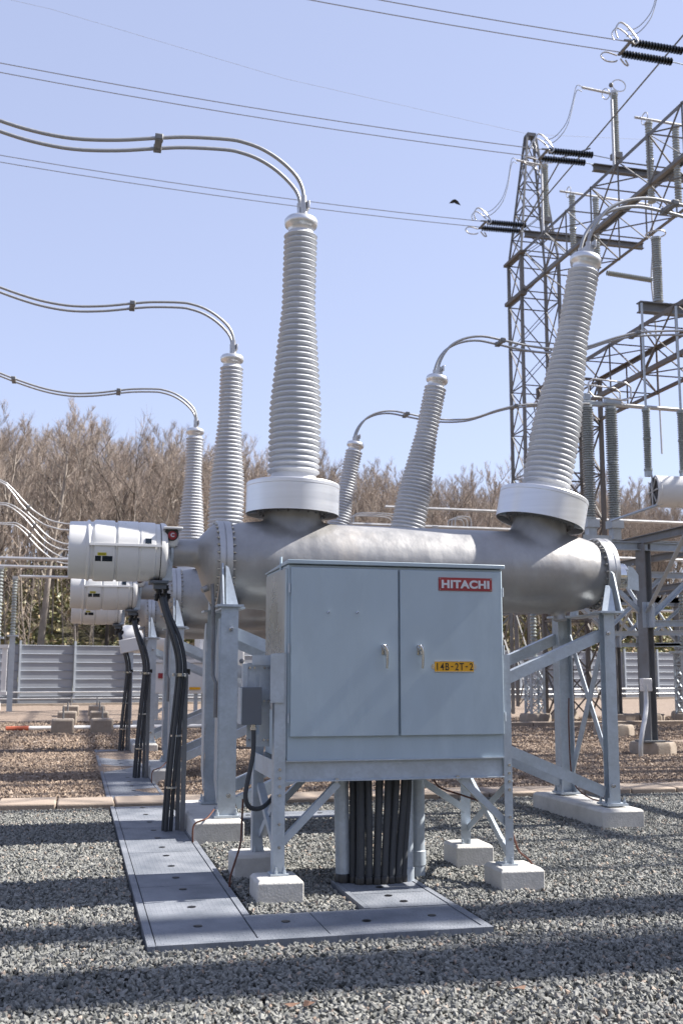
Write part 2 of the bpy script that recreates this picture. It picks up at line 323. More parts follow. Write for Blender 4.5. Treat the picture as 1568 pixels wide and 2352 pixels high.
# loose stones on top: uncountable, scattered with geometry nodes
def stones(name, label, x0,x1,y0,y1,z,dens,size,m,seed,taper=None):
    mb = MB()
    if taper: mb.add([(taper[0],y0,z),(taper[1],y0,z),(x1,y1,z),(x0,y1,z)], [(0,1,2,3)])
    else: mb.add([(x0,y0,z),(x1,y0,z),(x1,y1,z),(x0,y1,z)], [(0,1,2,3)])
    o = solo(name, mb, m, (0,0,0), label, 'gravel', kind='stuff', smooth=0)
    g = bpy.data.node_groups.new(name, 'GeometryNodeTree'); g.interface.new_socket('Geometry', in_out='INPUT', socket_type='NodeSocketGeometry'); g.interface.new_socket('Geometry', in_out='OUTPUT', socket_type='NodeSocketGeometry')
    N, Lk = g.nodes, g.links; gi = N.new('NodeGroupInput'); go = N.new('NodeGroupOutput')
    dp = N.new('GeometryNodeDistributePointsOnFaces'); dp.inputs['Density'].default_value = dens; dp.inputs['Seed'].default_value = seed; Lk.new(gi.outputs[0], dp.inputs['Mesh'])
    join = N.new('GeometryNodeGeometryToInstance')
    for k in range(6):
        ico = N.new('GeometryNodeMeshIcoSphere'); ico.inputs['Radius'].default_value = .5; ico.inputs['Subdivisions'].default_value = 1
        rv = N.new('FunctionNodeRandomValue'); rv.data_type = 'FLOAT_VECTOR'; rv.inputs['Min'].default_value = (-.24,-.24,-.24); rv.inputs['Max'].default_value = (.24,.24,.24); rv.inputs['Seed'].default_value = k+seed
        sp = N.new('GeometryNodeSetPosition'); Lk.new(ico.outputs[0], sp.inputs[0]); Lk.new(rv.outputs[0], sp.inputs['Offset'])
        sh = N.new('GeometryNodeSetShadeSmooth'); sh.inputs['Shade Smooth'].default_value = False; Lk.new(sp.outputs[0], sh.inputs[0])
        sm = N.new('GeometryNodeSetMaterial'); sm.inputs['Material'].default_value = M[m]; Lk.new(sh.outputs[0], sm.inputs[0])
        Lk.new(sm.outputs[0], join.inputs[0])
    io = N.new('GeometryNodeInstanceOnPoints'); Lk.new(dp.outputs['Points'], io.inputs['Points']); Lk.new(join.outputs[0], io.inputs['Instance']); io.inputs['Pick Instance'].default_value = True
    rr = N.new('FunctionNodeRandomValue'); rr.data_type = 'FLOAT_VECTOR'; rr.inputs['Max'].default_value = (6.28,6.28,6.28); rr.inputs['Seed'].default_value = 50+seed
    e2r = N.new('FunctionNodeEulerToRotation'); Lk.new(rr.outputs[0], e2r.inputs[0]); Lk.new(e2r.outputs[0], io.inputs['Rotation'])
    rs = N.new('FunctionNodeRandomValue'); rs.data_type = 'FLOAT_VECTOR'; rs.inputs['Min'].default_value = (size*.35,)*3; rs.inputs['Max'].default_value = (size*1.6, size*1.4, size*1.0); rs.inputs['Seed'].default_value = 90+seed
    Lk.new(rs.outputs[0], io.inputs['Scale'])
    rz = N.new('FunctionNodeRandomValue'); rz.data_type = 'FLOAT_VECTOR'; rz.inputs['Min'].default_value = (0,0,-.006); rz.inputs['Max'].default_value = (0,0,.016); rz.inputs['Seed'].default_value = 9+seed
    sp2 = N.new('GeometryNodeSetPosition'); Lk.new(dp.outputs['Points'], sp2.inputs[0]); Lk.new(rz.outputs[0], sp2.inputs['Offset']); Lk.new(sp2.outputs[0], io.inputs['Points'])
    Lk.new(io.outputs[0], go.inputs[0])
    md = o.modifiers.new('stones', 'NODES'); md.node_group = g
    return o
ST = 'grav_s'
lbl = 'loose crushed grey green stone around the concrete footings and trench covers'
# leave the trench covers clear: the bed is laid in patches round them
for i, (a,b,c,d) in enumerate([(-3.5,.44,3.4,12.97),(.44,2.62,3.4,6.41),(2.62,9.5,3.4,12.97),(1.2,1.9,7.2,11.6),(1.9,2.62,8.16,11.6),(1.2,2.62,12.15,12.97)]):
    stones('loose_gravel', lbl, a,b,c,d,    .006, 3100, .0275, ST, i)
for i, (a,b,c,d) in enumerate([(-4.5,.42,13.68,22),(1.2,13,13.68,22)]):
    stones('tan_gravel_stones', 'loose tan and brown stones of the yard beyond the concrete kerb', a,b,c,d, .045, 700, .045, 'bgrav_s', 20+i)
stones('tan_gravel_stones', 'small tan stones of the yard further back towards the sheet fence', -6,24,22.4,34, .045, 150, .045, 'bgrav_s', 31)
rb = random.Random(5)
for i in range(4):
    lx, ly = rb.uniform(-1.2,2.4), rb.uniform(4.6,7.4)
    if .4 < lx < 2.6 and ly > 6.3: ly = 5.2
    a = rb.uniform(0,6); mb = MB().add([(lx+.04*math.cos(a+k*1.25)*(1.3 if k%2 else .8), ly+.03*math.sin(a+k*1.25), .045+.012*math.sin(k*2.1)) for k in range(5)] + [(lx,ly,.055)], [(0,1,5),(1,2,5),(2,3,5),(3,4,5),(4,0,5)])
    solo('dry_leaf', mb, 'leafbrown', (lx,ly,.03), 'small curled brown dead leaf lying on the front gravel', 'leaf', 'dead leaves on the gravel', smooth=0)

# ------------------------------------------------------------------ footings
def footing(x0,x1,y0,y1,h,label,group,m='conc',ch=.022):
    c = V((x0+x1)/2,(y0+y1)/2,0); a = [(x0,y0),(x1,y0),(x1,y1),(x0,y1)]; b = [(x0+ch,y0+ch),(x1-ch,y0+ch),(x1-ch,y1-ch),(x0+ch,y1-ch)]
    mb = MB().add([(*p,-.1) for p in a] + [(*p,h-ch) for p in a] + [(*p,h) for p in b],
        [(0,1,5,4),(1,2,6,5),(2,3,7,6),(3,0,4,7),(4,5,9,8),(5,6,10,9),(6,7,11,10),(7,4,8,11),(8,9,10,11),(3,2,1,0)])
    return solo('concrete_footing', mb, m, c, label, 'footing', group, smooth=30, bevel=.006)
gF = 'square concrete footings under the control cabinet'
footing(1.275,1.60,7.53,7.87,.168,'small pale concrete footing under the front left leg of the grey cabinet', gF)
footing(3.07,3.41,7.55,7.90,.170,'small concrete footing under the front right leg of the grey cabinet', gF)
footing(1.25,1.59,8.45,8.80,.19,'small shaded concrete footing under the rear left leg of the grey cabinet', gF)
footing(3.08,3.40,8.52,8.85,.19,'small concrete footing under the rear right leg of the grey cabinet', gF)
ordn = ['nearest', 'middle', 'farthest']
for i in range(3):
    y = 5.4*i if i else 0
    footing(1.13,1.60,10.23+y,11.95+y,.21,f'long concrete footing carrying the mechanism end of the {ordn[i]} breaker', 'long concrete footings under the breakers')
    footing(5.27,5.74,10.23+y,11.95+y,.20,f'long concrete footing carrying the far right legs of the {ordn[i]} breaker', 'long concrete footings under the breakers')

# ------------------------------------------------------------------ circuit breaker (built once, copied twice)
YA, ZA = 11.05, 2.69
def make_breaker():
    t = thing('circuit_breaker', (3.4, YA, .2), 'nearest dead tank breaker with ribbed grey bushings, behind the grey cabinet', 'circuit breaker', 'outdoor circuit breakers in a row')
    X = (1,0,0)
    prof = [(.02,1.335),(.20,1.34),(.36,1.40),(.405,1.46),(.425,1.55),(.445,1.65),(.462,1.80),(.468,2.1),(.468,2.6),(.460,2.9),(.455,3.6),(.455,4.5),(.457,5.0),(.452,5.22),(.435,5.38),(.40,5.53),(.365,5.63),(.345,5.72)]
    tank = MB().lathe(prof, (0,YA,ZA), X, 64)
    def nozzle(cx, tilt, zb):
        ax = V(math.sin(tilt),0,math.cos(tilt)); o = V(cx,YA,0)
        tank.lathe([(.37,-.28),(.37,-.12),(.355,-.05),(.33,.02),(.31,.09),(.30,.16),(.30,.26)], V(cx,YA,zb) , ax, 48)
    TL, TR = R(1.2), R(12.0)
    CL, CR = V(2.19,YA,3.235), V(5.03,YA,3.245)       # collar bottoms
    nozzle(CL.x-.003, TL, CL.z-.20); nozzle(CR.x-.04, TR, CR.z-.20)
    tank.lathe([(.06,0),(.06,-.09),(.085,-.10),(.085,-.13)], (1.98,YA-.1,ZA-.42), (0,0,1), 16)
    tank.lathe([(.06,0),(.06,-.09),(.085,-.10),(.085,-.13)], (5.2,YA-.1,ZA-.42), (0,0,1), 16)
    tk = part('tank', tank, 'tank', t)
    m = tk.modifiers.new('weld_shape', 'REMESH'); m.mode = 'VOXEL'; m.voxel_size = .028; m.use_smooth_shade = True
    sm = tk.modifiers.new('soften', 'SMOOTH'); sm.iterations = 5; sm.factor = .6
    # flanges and bolts
    fl = MB().lathe([(.30,1.375),(.452,1.375),(.458,1.38),(.458,1.43),(.450,1.435),(.450,1.44),(.458,1.445),(.458,1.505),(.452,1.51),(.30,1.51)], (0,YA,ZA), X, 72)
    f1 = part('flange', fl, 'flange', t)
    each('bolt', MB().bolts((1.51,YA,ZA), (1,0,0), .433, 32, .013, .02).bolts((1.375,YA,ZA), (-1,0,0), .433, 32, .013, .02), 'steel', f1)
    fr = MB().lathe([(.28,5.66),(.405,5.66),(.41,5.665),(.41,5.735),(.405,5.74),(.405,5.745),(.41,5.75),(.41,5.80),(.30,5.805)], (0,YA,ZA), X, 72)
    f2 = part('flange', fr, 'flange', t)
    each('bolt', MB().bolts((5.66,YA,ZA), (-1,0,0), .385, 30, .013, .022), 'steel', f2)
    # left dished cover and neck (neck sits above the axis)
    cone = MB(); n = 48
    rings = [(1.385,.425,0),(1.345,.41,.0),(1.305,.365,.01),(1.265,.30,.035),(1.225,.225,.07),(1.20,.17,.095),(1.17,.145,.108),(1.10,.139,.11),(.93,.138,.11)]
    vs = []
    for (xx, rr, dz) in rings: vs += [(xx, YA+rr*math.cos(2*PI*k/n), ZA+dz+rr*math.sin(2*PI*k/n)) for k in range(n)]
    cone.add(vs, [(i*n+k, i*n+(k+1)%n, (i+1)*n+(k+1)%n, (i+1)*n+k) for i in range(len(rings)-1) for k in range(n)] + [tuple(range(n)), tuple(range((len(rings)-1)*n, len(rings)*n))])
    cone.lathe([(.033,0),(.033,.06),(.028,.065)], (1.285,YA-.17,ZA-.26), (-.8,-.3,-.35), 12)
    part('end_cover', cone, 'tank', t, smooth=60)
    zm = ZA+.11
    nk = MB().lathe([(.155,.905),(.165,.91),(.165,.935),(.15,.94)], (0,YA,zm), X, 32)
    nk.box((.875,YA,zm), (.08,.27,.27)); nk.bolts((.885,YA-.0,zm), (1,0,0), .15, 10, .012, .02)
    part('neck_flange', nk, 'galv', t)
    # white mechanism drum
    r0 = .297
    P = [(.0,-.10),(.26,-.10),(.285,-.095),(r0-.008,-.07),(r0-.004,.07),(r0+.006,.078),(r0+.012,.09),(r0+.012,.10),(r0-.006,.112),(r0-.006,.135),(r0+.012,.15),(r0+.016,.17),(r0+.012,.345),(r0-.004,.352),(r0-.004,.372),(r0+.012,.38),(r0+.010,.575),(r0+.002,.582),(r0+.002,.597),(r0+.008,.604),(r0+.004,.745),(r0-.008,.755),(r0-.010,.80)]
    dr = part('mechanism_housing', MB().lathe(P, (0,YA,zm), X, 72), 'white', t, smooth=32)
    part('end_cap', MB().lathe([(.30,.806),(.30,.84),(.285,.865),(.22,.885),(.15,.895)], (0,YA,zm), X, 64), 'white', dr, smooth=32)
    part('seal', MB().lathe([(.291,.798),(.291,.808)], (0,YA,zm), X, 64), 'black', dr)
    def patch(x0,x1,z0,z1,r,th=.004):
        mb = MB(); a0, a1 = math.asin(z0/r), math.asin(z1/r); k = 5; vs = []
        for j in range(k+1):
            a = a0+(a1-a0)*j/k
            for xx in (x0,x1): vs.append((xx, YA-r*math.cos(a), zm+r*math.sin(a)))
            for xx in (x0,x1): vs.append((xx, YA-(r-th*3)*math.cos(a), zm+(r-th*3)*math.sin(a)))
        fs = []
        for j in range(k):
            o = j*4; fs += [(o,o+1,o+5,o+4),(o+2,o+6,o+7,o+3),(o,o+4,o+6,o+2),(o+1,o+3,o+7,o+5)]
        fs += [(0,2,3,1),(k*4,k*4+1,k*4+3,k*4+2)]
        return mb.add(vs, fs)
    part('viewing_window', patch(.158,.325,-.135,-.085,r0+.017), 'glass', dr)
    part('window_divider', patch(.215,.226,-.134,-.086,r0+.0185), 'white', dr)
    part('caution_sticker', patch(.18,.265,-.080,-.052,r0+.0185), 'inkyel', dr)
    tx = patch(.19,.255,-.070,-.063,r0+.0195); part('sticker_print', tx, 'ink', dr)
    part('small_window', patch(.643,.703,.052,.104,r0+.013), 'glass', dr)
    part('seam_strip', patch(.10,.80,.018,.042,r0+.030,.009), 'white', dr)
    hb = MB()
    for xx in (.115,.36,.59,.78): hb.lathe([(.007,0),(.007,.012)], (xx,YA-r0-.03,zm+.012), (0,0,-1), 8)
    each('seam_screw', hb, 'steel', dr)
    hood = MB().box((.915,YA-.19,zm+.222), (.19,.20,.022)).lathe([(.085,0),(.085,.05),(.07,.10),(.04,.12)], (.905,YA-.14,zm+.155), (0,0,-1), 20).box((.905,YA-.10,zm+.17),(.12,.06,.1))
    part('indicator_hood', hood, 'white', dr, bevel=.006)
    part('indicator_recess', MB().lathe([(.072,0),(.072,.012)], (.905,YA-.228,zm+.165), (0,-1,0), 24), 'black', dr)
    dome = part('indicator_dome', MB().lathe([(.046,0),(.042,.010),(.03,.018),(.013,.021)], (.912,YA-.240,zm+.150), (0,-1,0), 24), 'red', dr)
    part('indicator_letter', shift(text_mb('C', .055, 1, .0015, .002), (.912,YA-.263,zm+.152)), 'letter', dome)
    part('gland_box', MB().box((.80,YA-.02,zm-.315), (.19,.26,.03)).box((.815,YA-.02,zm-.35),(.13,.16,.07)), 'boxgrey', t, bevel=.006)
    part('bracket_plate', MB().plate([(.83,YA-.12,zm-.30),(.93,YA-.12,zm-.30),(.93,YA-.12,zm-.06),(.89,YA-.12,zm-.06)], (0,.24,0)), 'galv', t)
    gl = MB()
    for (dx,dy,dz) in ((-.02,-.05,-.43),(.05,-.02,-.42),(.01,.06,-.44),(-.04,-.03,-.50),(.03,-.06,-.51),(.07,.02,-.50)):
        gl.lathe([(.022,0),(.022,.03),(.033,.032),(.033,.06),(.024,.065),(.024,.085)], (.82+dx,YA+dy,zm+dz), (random.uniform(-.3,.3),-.2,1), 8)
    each('cable_gland', gl, 'black', t)
    # right end cover, motor cylinder and bracket
    part('end_cover', MB().lathe([(.33,5.805),(.33,5.825),(.20,5.845),(.16,5.85)], (0,YA,ZA), X, 48).bolts((5.82,YA,ZA), (1,0,0), .18, 16, .011, .02), 'flange', t)
    part('filter_canister', MB().lathe([(.145,5.85),(.15,5.855),(.15,6.04),(.145,6.045),(.04,6.048)], (0,YA,ZA-.02), X, 40), 'chrome', t)
    part('end_bracket', MB().plate([(6.01,YA-.16,ZA-.17),(6.15,YA-.16,ZA-.19),(6.15,YA-.16,ZA-.01),(6.09,YA-.16,ZA+.07),(6.03,YA-.16,ZA+.09)], (0,.012,0)), 'galv', t)
    # bushings
    for side, (Cc, tilt, H0) in enumerate(((CL, TL, 3.06), (CR, TR, 3.02))):
        ax = V(math.sin(tilt),0,math.cos(tilt)); b = MB(); H = H0; zs = .36
        # heights along the axis from collar bottom
        top = H + .10
        def rad(h):
            u = (h-.42)/(top-.42)
            if u < .27: return .236
            if u < .68: return .236 + (.140-.236)*((u-.27)/.41)
            return .140
        prof = [(.24,.30),(.265,.345),(.245,.40)]; nshed = 43; pitch = (top-.44)/nshed
        for i in range(nshed):
            h = .44 + i*pitch; rc = rad(h); ro = rc + .046
            prof += [(rc,h),(rc+.012,h+pitch*.12),(ro-.006,h+pitch*.34),(ro,h+pitch*.44),(ro-.004,h+pitch*.53),(rc+.016,h+pitch*.80)]
        prof += [(.14,top+.01),(.14,top+.02)]
        bu = part('bushing', b.lathe(prof, Cc, ax, 48), 'silicone', t, smooth=50)
        cap = MB().lathe([(.135,top+.005),(.138,top+.055),(.150,top+.07),(.175,top+.085),(.186,top+.115),(.184,top+.150),(.165,top+.178),(.12,top+.195),(.05,top+.20)], Cc, ax, 48)
        part('corona_cap', cap, 'collar', bu, smooth=60)
        T = Cc + ax*(top+.19)
        part('terminal', MB().box(T+V(-.02,0,.05), (.03,.12,.12)).box(T+V(.025,0,.055), (.05,.20,.11)).box(T+V(.055,0,.11),(.03,.28,.09)), 'alu', bu, bevel=.005)
        co = MB().lathe([(.30,.335),(.48,.335),(.494,.33),(.50,.32),(.50,.285),(.497,.28),(.497,.0),(.492,.0),(.488,.005),(.488,.28),(.30,.285)], Cc, ax, 72, caps=False)
        cp = part('collar', co, 'collar', t, smooth=30)
        ins = MB().lathe([(.30,.02),(.38,.02),(.385,.04),(.385,.11),(.30,.12)], Cc, ax, 40).bolts(Cc+ax*.02, -ax, .345, 20, .014, .02)
        part('mounting_ring', ins, 'galv_dark', cp)
        br = MB(); S, U, D = frame(ax)
        for k in range(6):
            d = S*math.cos(k*PI/3+.4)+U*math.sin(k*PI/3+.4); br.bar(Cc+d*.37+ax*.05, Cc+d*.49+ax*.05, .05, .05)
        each('support_lug', br, 'galv', cp)
    # support frame
    for sx, (xc, y0) in enumerate(((1.455,YA), (5.53,YA))):
        zt = 2.215
        for k, yy in enumerate((10.50, 11.60)):
            zt2 = zt
            lg = MB()
            if sx == 0:
                lg.poly((xc,yy,.23),(xc,yy,zt2), [(-.085,-.085),(.085,-.085),(.085,-.075),(-.075,-.075),(-.075,.085),(-.085,.085)][::1], up=(0,1,0))
                lg.plate([(xc-.088,yy-.08,.35),(xc-.088,yy+.14,.55),(xc-.088,yy+.17,1.85),(xc-.088,yy+.02,2.1),(xc-.088,yy-.08,2.1)], (-.01,0,0))
            else:
                lg.hbeam((xc,yy,.22),(xc,yy,zt2), .12 if k == 0 else .16, .12 if k == 0 else .17, .012, up=(0,1,0) if k == 0 else (1,0,0))
            lg.box((xc,yy,.225),(.24,.24,.022)); lg.box((xc,yy,zt2+.012),(.26,.26,.022))
            for dx in (-.09,.09):
                for dy in (-.09,.09): lg.lathe([(.018,0),(.018,.03),(.01,.03),(.01,.06)], (xc+dx,yy+dy,.236), (0,0,1), 6)
            part('support_leg', lg, 'galv', t)
        gx = xc-.035 if sx == 0 else xc+.17
        sd = MB()
        sd.plate([(gx-.03,YA-.62,zt+.024),(gx-.03,YA-.42,zt+.024),(gx-.03,YA-.36,zt+.44),(gx-.03,YA-.42,zt+.47),(gx-.03,YA-.47,zt+.44)], (.015,0,0))
        sd.plate([(gx-.03,YA+.62,zt+.024),(gx-.03,YA+.42,zt+.024),(gx-.03,YA+.36,zt+.44),(gx-.03,YA+.47,zt+.44)], (.015,0,0))
        if sx == 0: 
            sd.plate([(xc-.03,YA-.57,zt+.024),(xc+.09,YA-.57,zt+.024),(xc-.0,YA-.50,zt+.40),(xc-.03,YA-.50,zt+.42)], (0,.012,0))
        else:
            sd.plate([(xc-.06,YA-.57,zt+.024),(xc+.10,YA-.57,zt+.024),(xc+.10,YA-.50,zt+.27),(xc+.07,YA-.50,zt+.31),(xc+.03,YA-.50,zt+.31)], (0,.012,0))
            sd.box((xc+.03,YA-.55,zt+.012),(.26,.20,.018))
        sd.box((xc+.06,YA,zt+.0),(.22,1.0,.02))
        part('saddle_bracket', sd, 'galv', t)
        part('cross_brace', MB().bar((xc+.03,10.58,2.05),(xc+.03,11.50,.45),.012,.09).bar((xc+.03,10.57,2.05),(xc+.075,10.57,2.0),.01,.01), 'galv', t)
        part('cross_brace', MB().bar((xc+.055,11.52,2.0),(xc+.055,10.58,.50),.012,.08), 'galv', t)
    for yy, u in ((10.52,1), (11.58,1)):
        for (a, b) in (((1.54,yy-.02,2.02),(5.47,yy-.02,.40)), ((5.47,yy+.02,2.04),(1.54,yy+.02,.38))):
            part('long_brace', MB().angle(a, b, .115, .010, up=(0,0,1), fx=1 if a[0] > 3 else -1, fy=-1), 'galv', t)
    bo = MB()
    for (bx,bz) in ((1.47,2.0),(5.49,2.0),(1.47,.42),(5.49,.42)): bo.lathe([(.022,0),(.022,.02),(.012,.022),(.012,.05)], (bx,10.41,bz), (0,-1,0), 8)
    each('frame_bolt', bo, 'steel', t)
    part('strap', MB().tube([(1.30,10.60,2.45),(1.315,10.58,2.15),(1.31,10.5,1.55),(1.335,10.46,1.48),(1.335,10.45,1.15)], .018, 6), 'galv_dark', t)
    return t
brk = make_breaker()
dup(brk, (3.4, YA+5.4, .2), 'middle breaker of the row, partly hidden behind the nearest tank')
dup(brk, (3.4, YA+10.8, .2), 'farthest breaker of the row, its white drum lowest in view')

# twin jumper conductors
CLp = [(2.27,6.60),(2.27,6.72),(2.25,6.88),(2.17,7.02),(2.0,7.17),(1.8,7.28),(1.6,7.335),(1.41,7.35),(.98,7.32),(.67,7.27),(.23,7.19),(-.22,7.15),(-.62,7.18),(-.98,7.255),(-1.4,7.38),(-1.9,7.55),(-3,7.9),(-5,8.3),(-8,8.7)]
CRp = [(5.69,6.42),(5.69,6.55),(5.72,6.69),(5.81,6.87),(5.96,7.03),(6.2,7.15),(6.5,7.2),(6.85,7.16),(7.3,7.1),(7.8,7.08),(8.35,7.15),(8.95,7.37),(9.4,7.5),(9.9,7.57),(10.5,7.62),(11.2,7.66)]
def smooth_pts(p, k=4):
    q = []; P = [Vector(a) for a in p]
    for i in range(len(P)-1):
        a, b, c, d = P[max(i-1,0)], P[i], P[i+1], P[min(i+2,len(P)-1)]
        for j in range(k):
            t = j/k; q.append(.5*((2*b)+(c-a)*t+(2*a-5*b+4*c-d)*t*t+(3*b-a-3*c+d)*t**3))
    return q + [P[-1]]
def jumper(cp, y, label, spacers, up=0):
    t = thing('jumper_conductor', (cp[0][0], y, cp[0][1]), label, 'conductor', 'twin tube conductors on top of the bushings')
    for s in (-.12,.12):
        pts = smooth_pts([(a, y+s*(.85 if i < 3 else 1), b+up*min(1, max(0, i-3)/4)) for i, (a, b) in enumerate(cp)])
        part('conductor_tube', MB().tube(pts, .021, 10), 'wire', t, smooth=60)
        part('ferrule', MB().tube([pts[0]-V(0,0,.05), pts[0]+V(0,0,.04), pts[6]], .034, 10), 'alu', t)
    for sp in spacers:
        x, z = cp[sp]; z += up*min(1, max(0, sp-3)/4)
        part('spacer', MB().box((x,y,z), (.075,.33,.055)).box((x,y-.12,z),(.085,.07,.075)).box((x,y+.12,z),(.085,.07,.075)), 'galv_dark', t, bevel=.006)
for i in range(3):
    y = YA + 5.4*i
    jumper(CLp, y, f'pale twin tubes curving left from the left bushing of the {ordn[i]} breaker', (9,14), 0)
    jumper(CRp, y, f'pale twin tubes arching right from the right bushing of the {ordn[i]} breaker', (7,12), .06 if i == 0 else 0)

# ------------------------------------------------------------------ black conduit risers beside the left legs
def riser():
    t = thing('conduit_riser', (1.0,11.0,.03), 'tall dark conduits bending up to the mechanism of the nearest breaker', 'conduit', 'conduit risers beside the left breaker legs')
    for dx, dy, r in ((-.01,0,.020),(.036,.02,.020),(-.03,.07,.021)):
        pts = smooth_pts([(.94+dx,10.9+dy,.0),(.965+dx,10.85+dy,.6),(1.01+dx,10.82+dy,1.2),(1.035+dx,10.8+dy,1.56),(1.02+dx,10.8+dy,1.75),(.965+dx,10.82+dy,1.95),(.885+dx*.6,10.9+dy*.6,2.17),(.845+dx*.6,10.96+dy*.5,2.33)])
        part('conduit', MB().tube(pts, r, 10), 'pvc', t, smooth=60)
    each('strut_post', MB().channel((1.115,10.92,.02),(1.115,10.92,1.56),.045,.045,.006,up=(0,1,0)).channel((1.07,11.0,.02),(1.07,11.0,1.54),.04,.04,.006,up=(0,1,0)), 'galv_dark', t)
    part('post_cap', MB().box((1.10,10.92,1.585),(.062,.062,.055)), 'black', t)
    part('conduit_clamp', MB().lathe([(.05,0),(.05,.03)], (1.035,10.8,1.54), (0,0,1), 14).bar((.95,10.78,1.555),(1.10,10.84,1.555),.03,.03), 'steel', t)
    for z, xx in ((.95,.985),(.45,.955)):
        part('tie_band', MB().lathe([(.055,0),(.055,.018)], (xx+.02,10.87,z), (0,0,1), 14), 'steel', t)
    return t
rs = riser()
dup(rs, (1.0,16.4,.03), 'dark conduits rising to the mechanism of the middle breaker')
dup(rs, (1.0,21.8,.03), 'dark conduits rising to the mechanism of the farthest breaker, with black glands')
solo('junction_box', MB().box((1.02,21.35,2.08),(.36,.18,.26),Matrix.Rotation(R(-12),3,'Y')), 'white', (1.02,21.35,1.95), 'small white tilted box hung beside the farthest breaker', 'junction box', bevel=.01)

# ------------------------------------------------------------------ control cabinet
def make_cabinet():
    t = thing('control_cabinet', (2.34,8.15,.17), 'big grey two door control cabinet on a galvanised frame, red nameplate on its right door', 'cabinet')
    x0,x1,y0,y1,z0,z1 = 1.503,3.180,7.70,8.62,.955,2.375
    part('body', MB().bb(x0,x1,y0,y1,z0,z1), 'cab', t, bevel=.006, smooth=30)
    part('roof', MB().plate([(x0-.012,y0-.035,z1+.004),(x0-.012,y0-.035,z1+.034),(x0-.012,y1+.03,z1+.012),(x0-.012,y1+.03,z1+.003)], (x1-x0+.024,0,0)), 'cab', t, bevel=.004, smooth=30)
    part('side_panel', MB().bb(x0-.006,x0-.001,y0+.10,y1-.01,1.30,z1-.02), 'cabside', t, label='shiny bare metal left side panel')
    part('side_trim', MB().bb(x0-.012,x0-.001,y0+.01,y0+.07,z0+.02,z1-.03).lathe([(.01,0),(.01,.10)],(x0-.01,y0+.25,z1-.02),(0,0,1),8), 'cab', t)
    for k, (a, b, hx) in enumerate(((1.520,2.333,2.225),(2.350,3.165,2.50))):
        d = part('door', MB().bb(a,b,y0-.030,y0-.004,1.128,2.352), 'cab', t, bevel=.005, smooth=30)
        part('door_gasket', MB().bb(a+.01,b-.01,y0-.006,y0-.001,1.138,2.342), 'black', d)
        h = MB().box((hx,y0-.036,1.755),(.042,.010,.07)).lathe([(.019,0),(.019,.035),(.012,.045)], (hx,y0-.040,1.765), (0,-1,0), 14)
        h.tube([(hx-.012,y0-.078,1.785),(hx,y0-.085,1.77),(hx+.010,y0-.078,1.72),(hx+.012,y0-.066,1.66),(hx+.011,y0-.060,1.618)], .0125, 10, .009)
        part('handle', h, 'chrome', d, smooth=60)
        for zz in (2.2,1.76,1.26):
            hx2 = a-.012 if k == 0 else b+.010
            part('hinge', MB().lathe([(.009,0),(.009,.07)], (hx2,y0-.018,zz-.035), (0,0,1), 10), 'galv', d)
    each('lock_stay', MB().tube([(1.80,y0-.03,2.03),(1.80,y0-.042,2.03),(1.79,y0-.042,2.02)], .006, 6).tube([(2.02,y0-.03,2.03),(2.02,y0-.042,2.03),(2.01,y0-.042,2.02)], .006, 6), 'chrome', t)
    # plates
    pl = part('nameplate', MB().bb(2.653,3.083,y0-.036,y0-.0305,2.203,2.303), 'red', t, smooth=0)
    tx = text_mb('HITACHI', .098, 1.0, .0012, .0042, 1.06)
    w_ = max(v[0] for v in tx.v)-min(v[0] for v in tx.v); h_ = max(v[2] for v in tx.v)-min(v[2] for v in tx.v)
    tx.v = [(x*.385/w_, y, z*.063/h_) for x,y,z in tx.v]
    part('nameplate_lettering', shift(tx, (2.868,y0-.0372,2.253)), 'letter', pl, smooth=0)
    rv = MB()
    for a in (2.663,3.073):
        for b in (2.212,2.294): rv.lathe([(.005,0),(.004,.003)], (a,y0-.036,b), (0,-1,0), 8)
    each('rivet', rv, 'steel', pl)
    hp = MB().bb(2.616,2.924,y0-.0345,y0-.0305,1.597,1.668)
    yl = part('number_plate', hp, 'yellow', t, smooth=0)
    part('plate_frame', MB().bb(2.614,2.926,y0-.037,y0-.0335,1.668,1.673).bb(2.614,2.926,y0-.037,y0-.0335,1.592,1.597).lathe([(.022,0),(.022,.002)],(2.612,y0-.0315,1.6325),(0,-1,0),16).lathe([(.022,0),(.022,.002)],(2.928,y0-.0315,1.6325),(0,-1,0),16), 'steel', yl)
    ch = MB()
    for s, cx in zip('14B-2T-2', (2.636,2.674,2.714,2.752,2.790,2.829,2.868,2.905)):
        g = text_mb(s, .07, .86, .0008, .0008)
        hh = max(v[2] for v in g.v)-min(v[2] for v in g.v)
        if s != '-': g.v = [(x,y,z*.054/hh) for x,y,z in g.v]
        g = shift(g, (cx,y0-.0352,1.632)); ch.add(g.v, g.f)
    part('plate_characters', ch, 'ink', yl, smooth=0)
    # frame
    for k, (fx, fy) in enumerate(((1.41,7.70),(3.232,7.70),(1.41,8.60),(3.232,8.60))):
        s = 1 if fx < 2 else -1; zt = 1.725 if k < 2 else 1.66
        lg = MB(); wd = .083 if k != 1 else .064
        a0 = (fx,fy,.18); a1 = (fx,fy,zt); f = s
        lg.bb(fx, fx+s*wd, fy-.004, fy+.004, .18, zt); lg.bb(fx, fx+s*.008, fy+.0045, fy+.085, .18, zt)
        lg.box((fx+s*.045,fy+.03,.177),(.13,.13,.014))
        for dx in (.02,.08): lg.lathe([(.013,0),(.013,.02),(.008,.02),(.008,.045)], (fx+s*dx+s*.0,fy-.018,.184), (0,0,1), 6)
        part('leg', lg, 'galv', t)
    bt = MB()
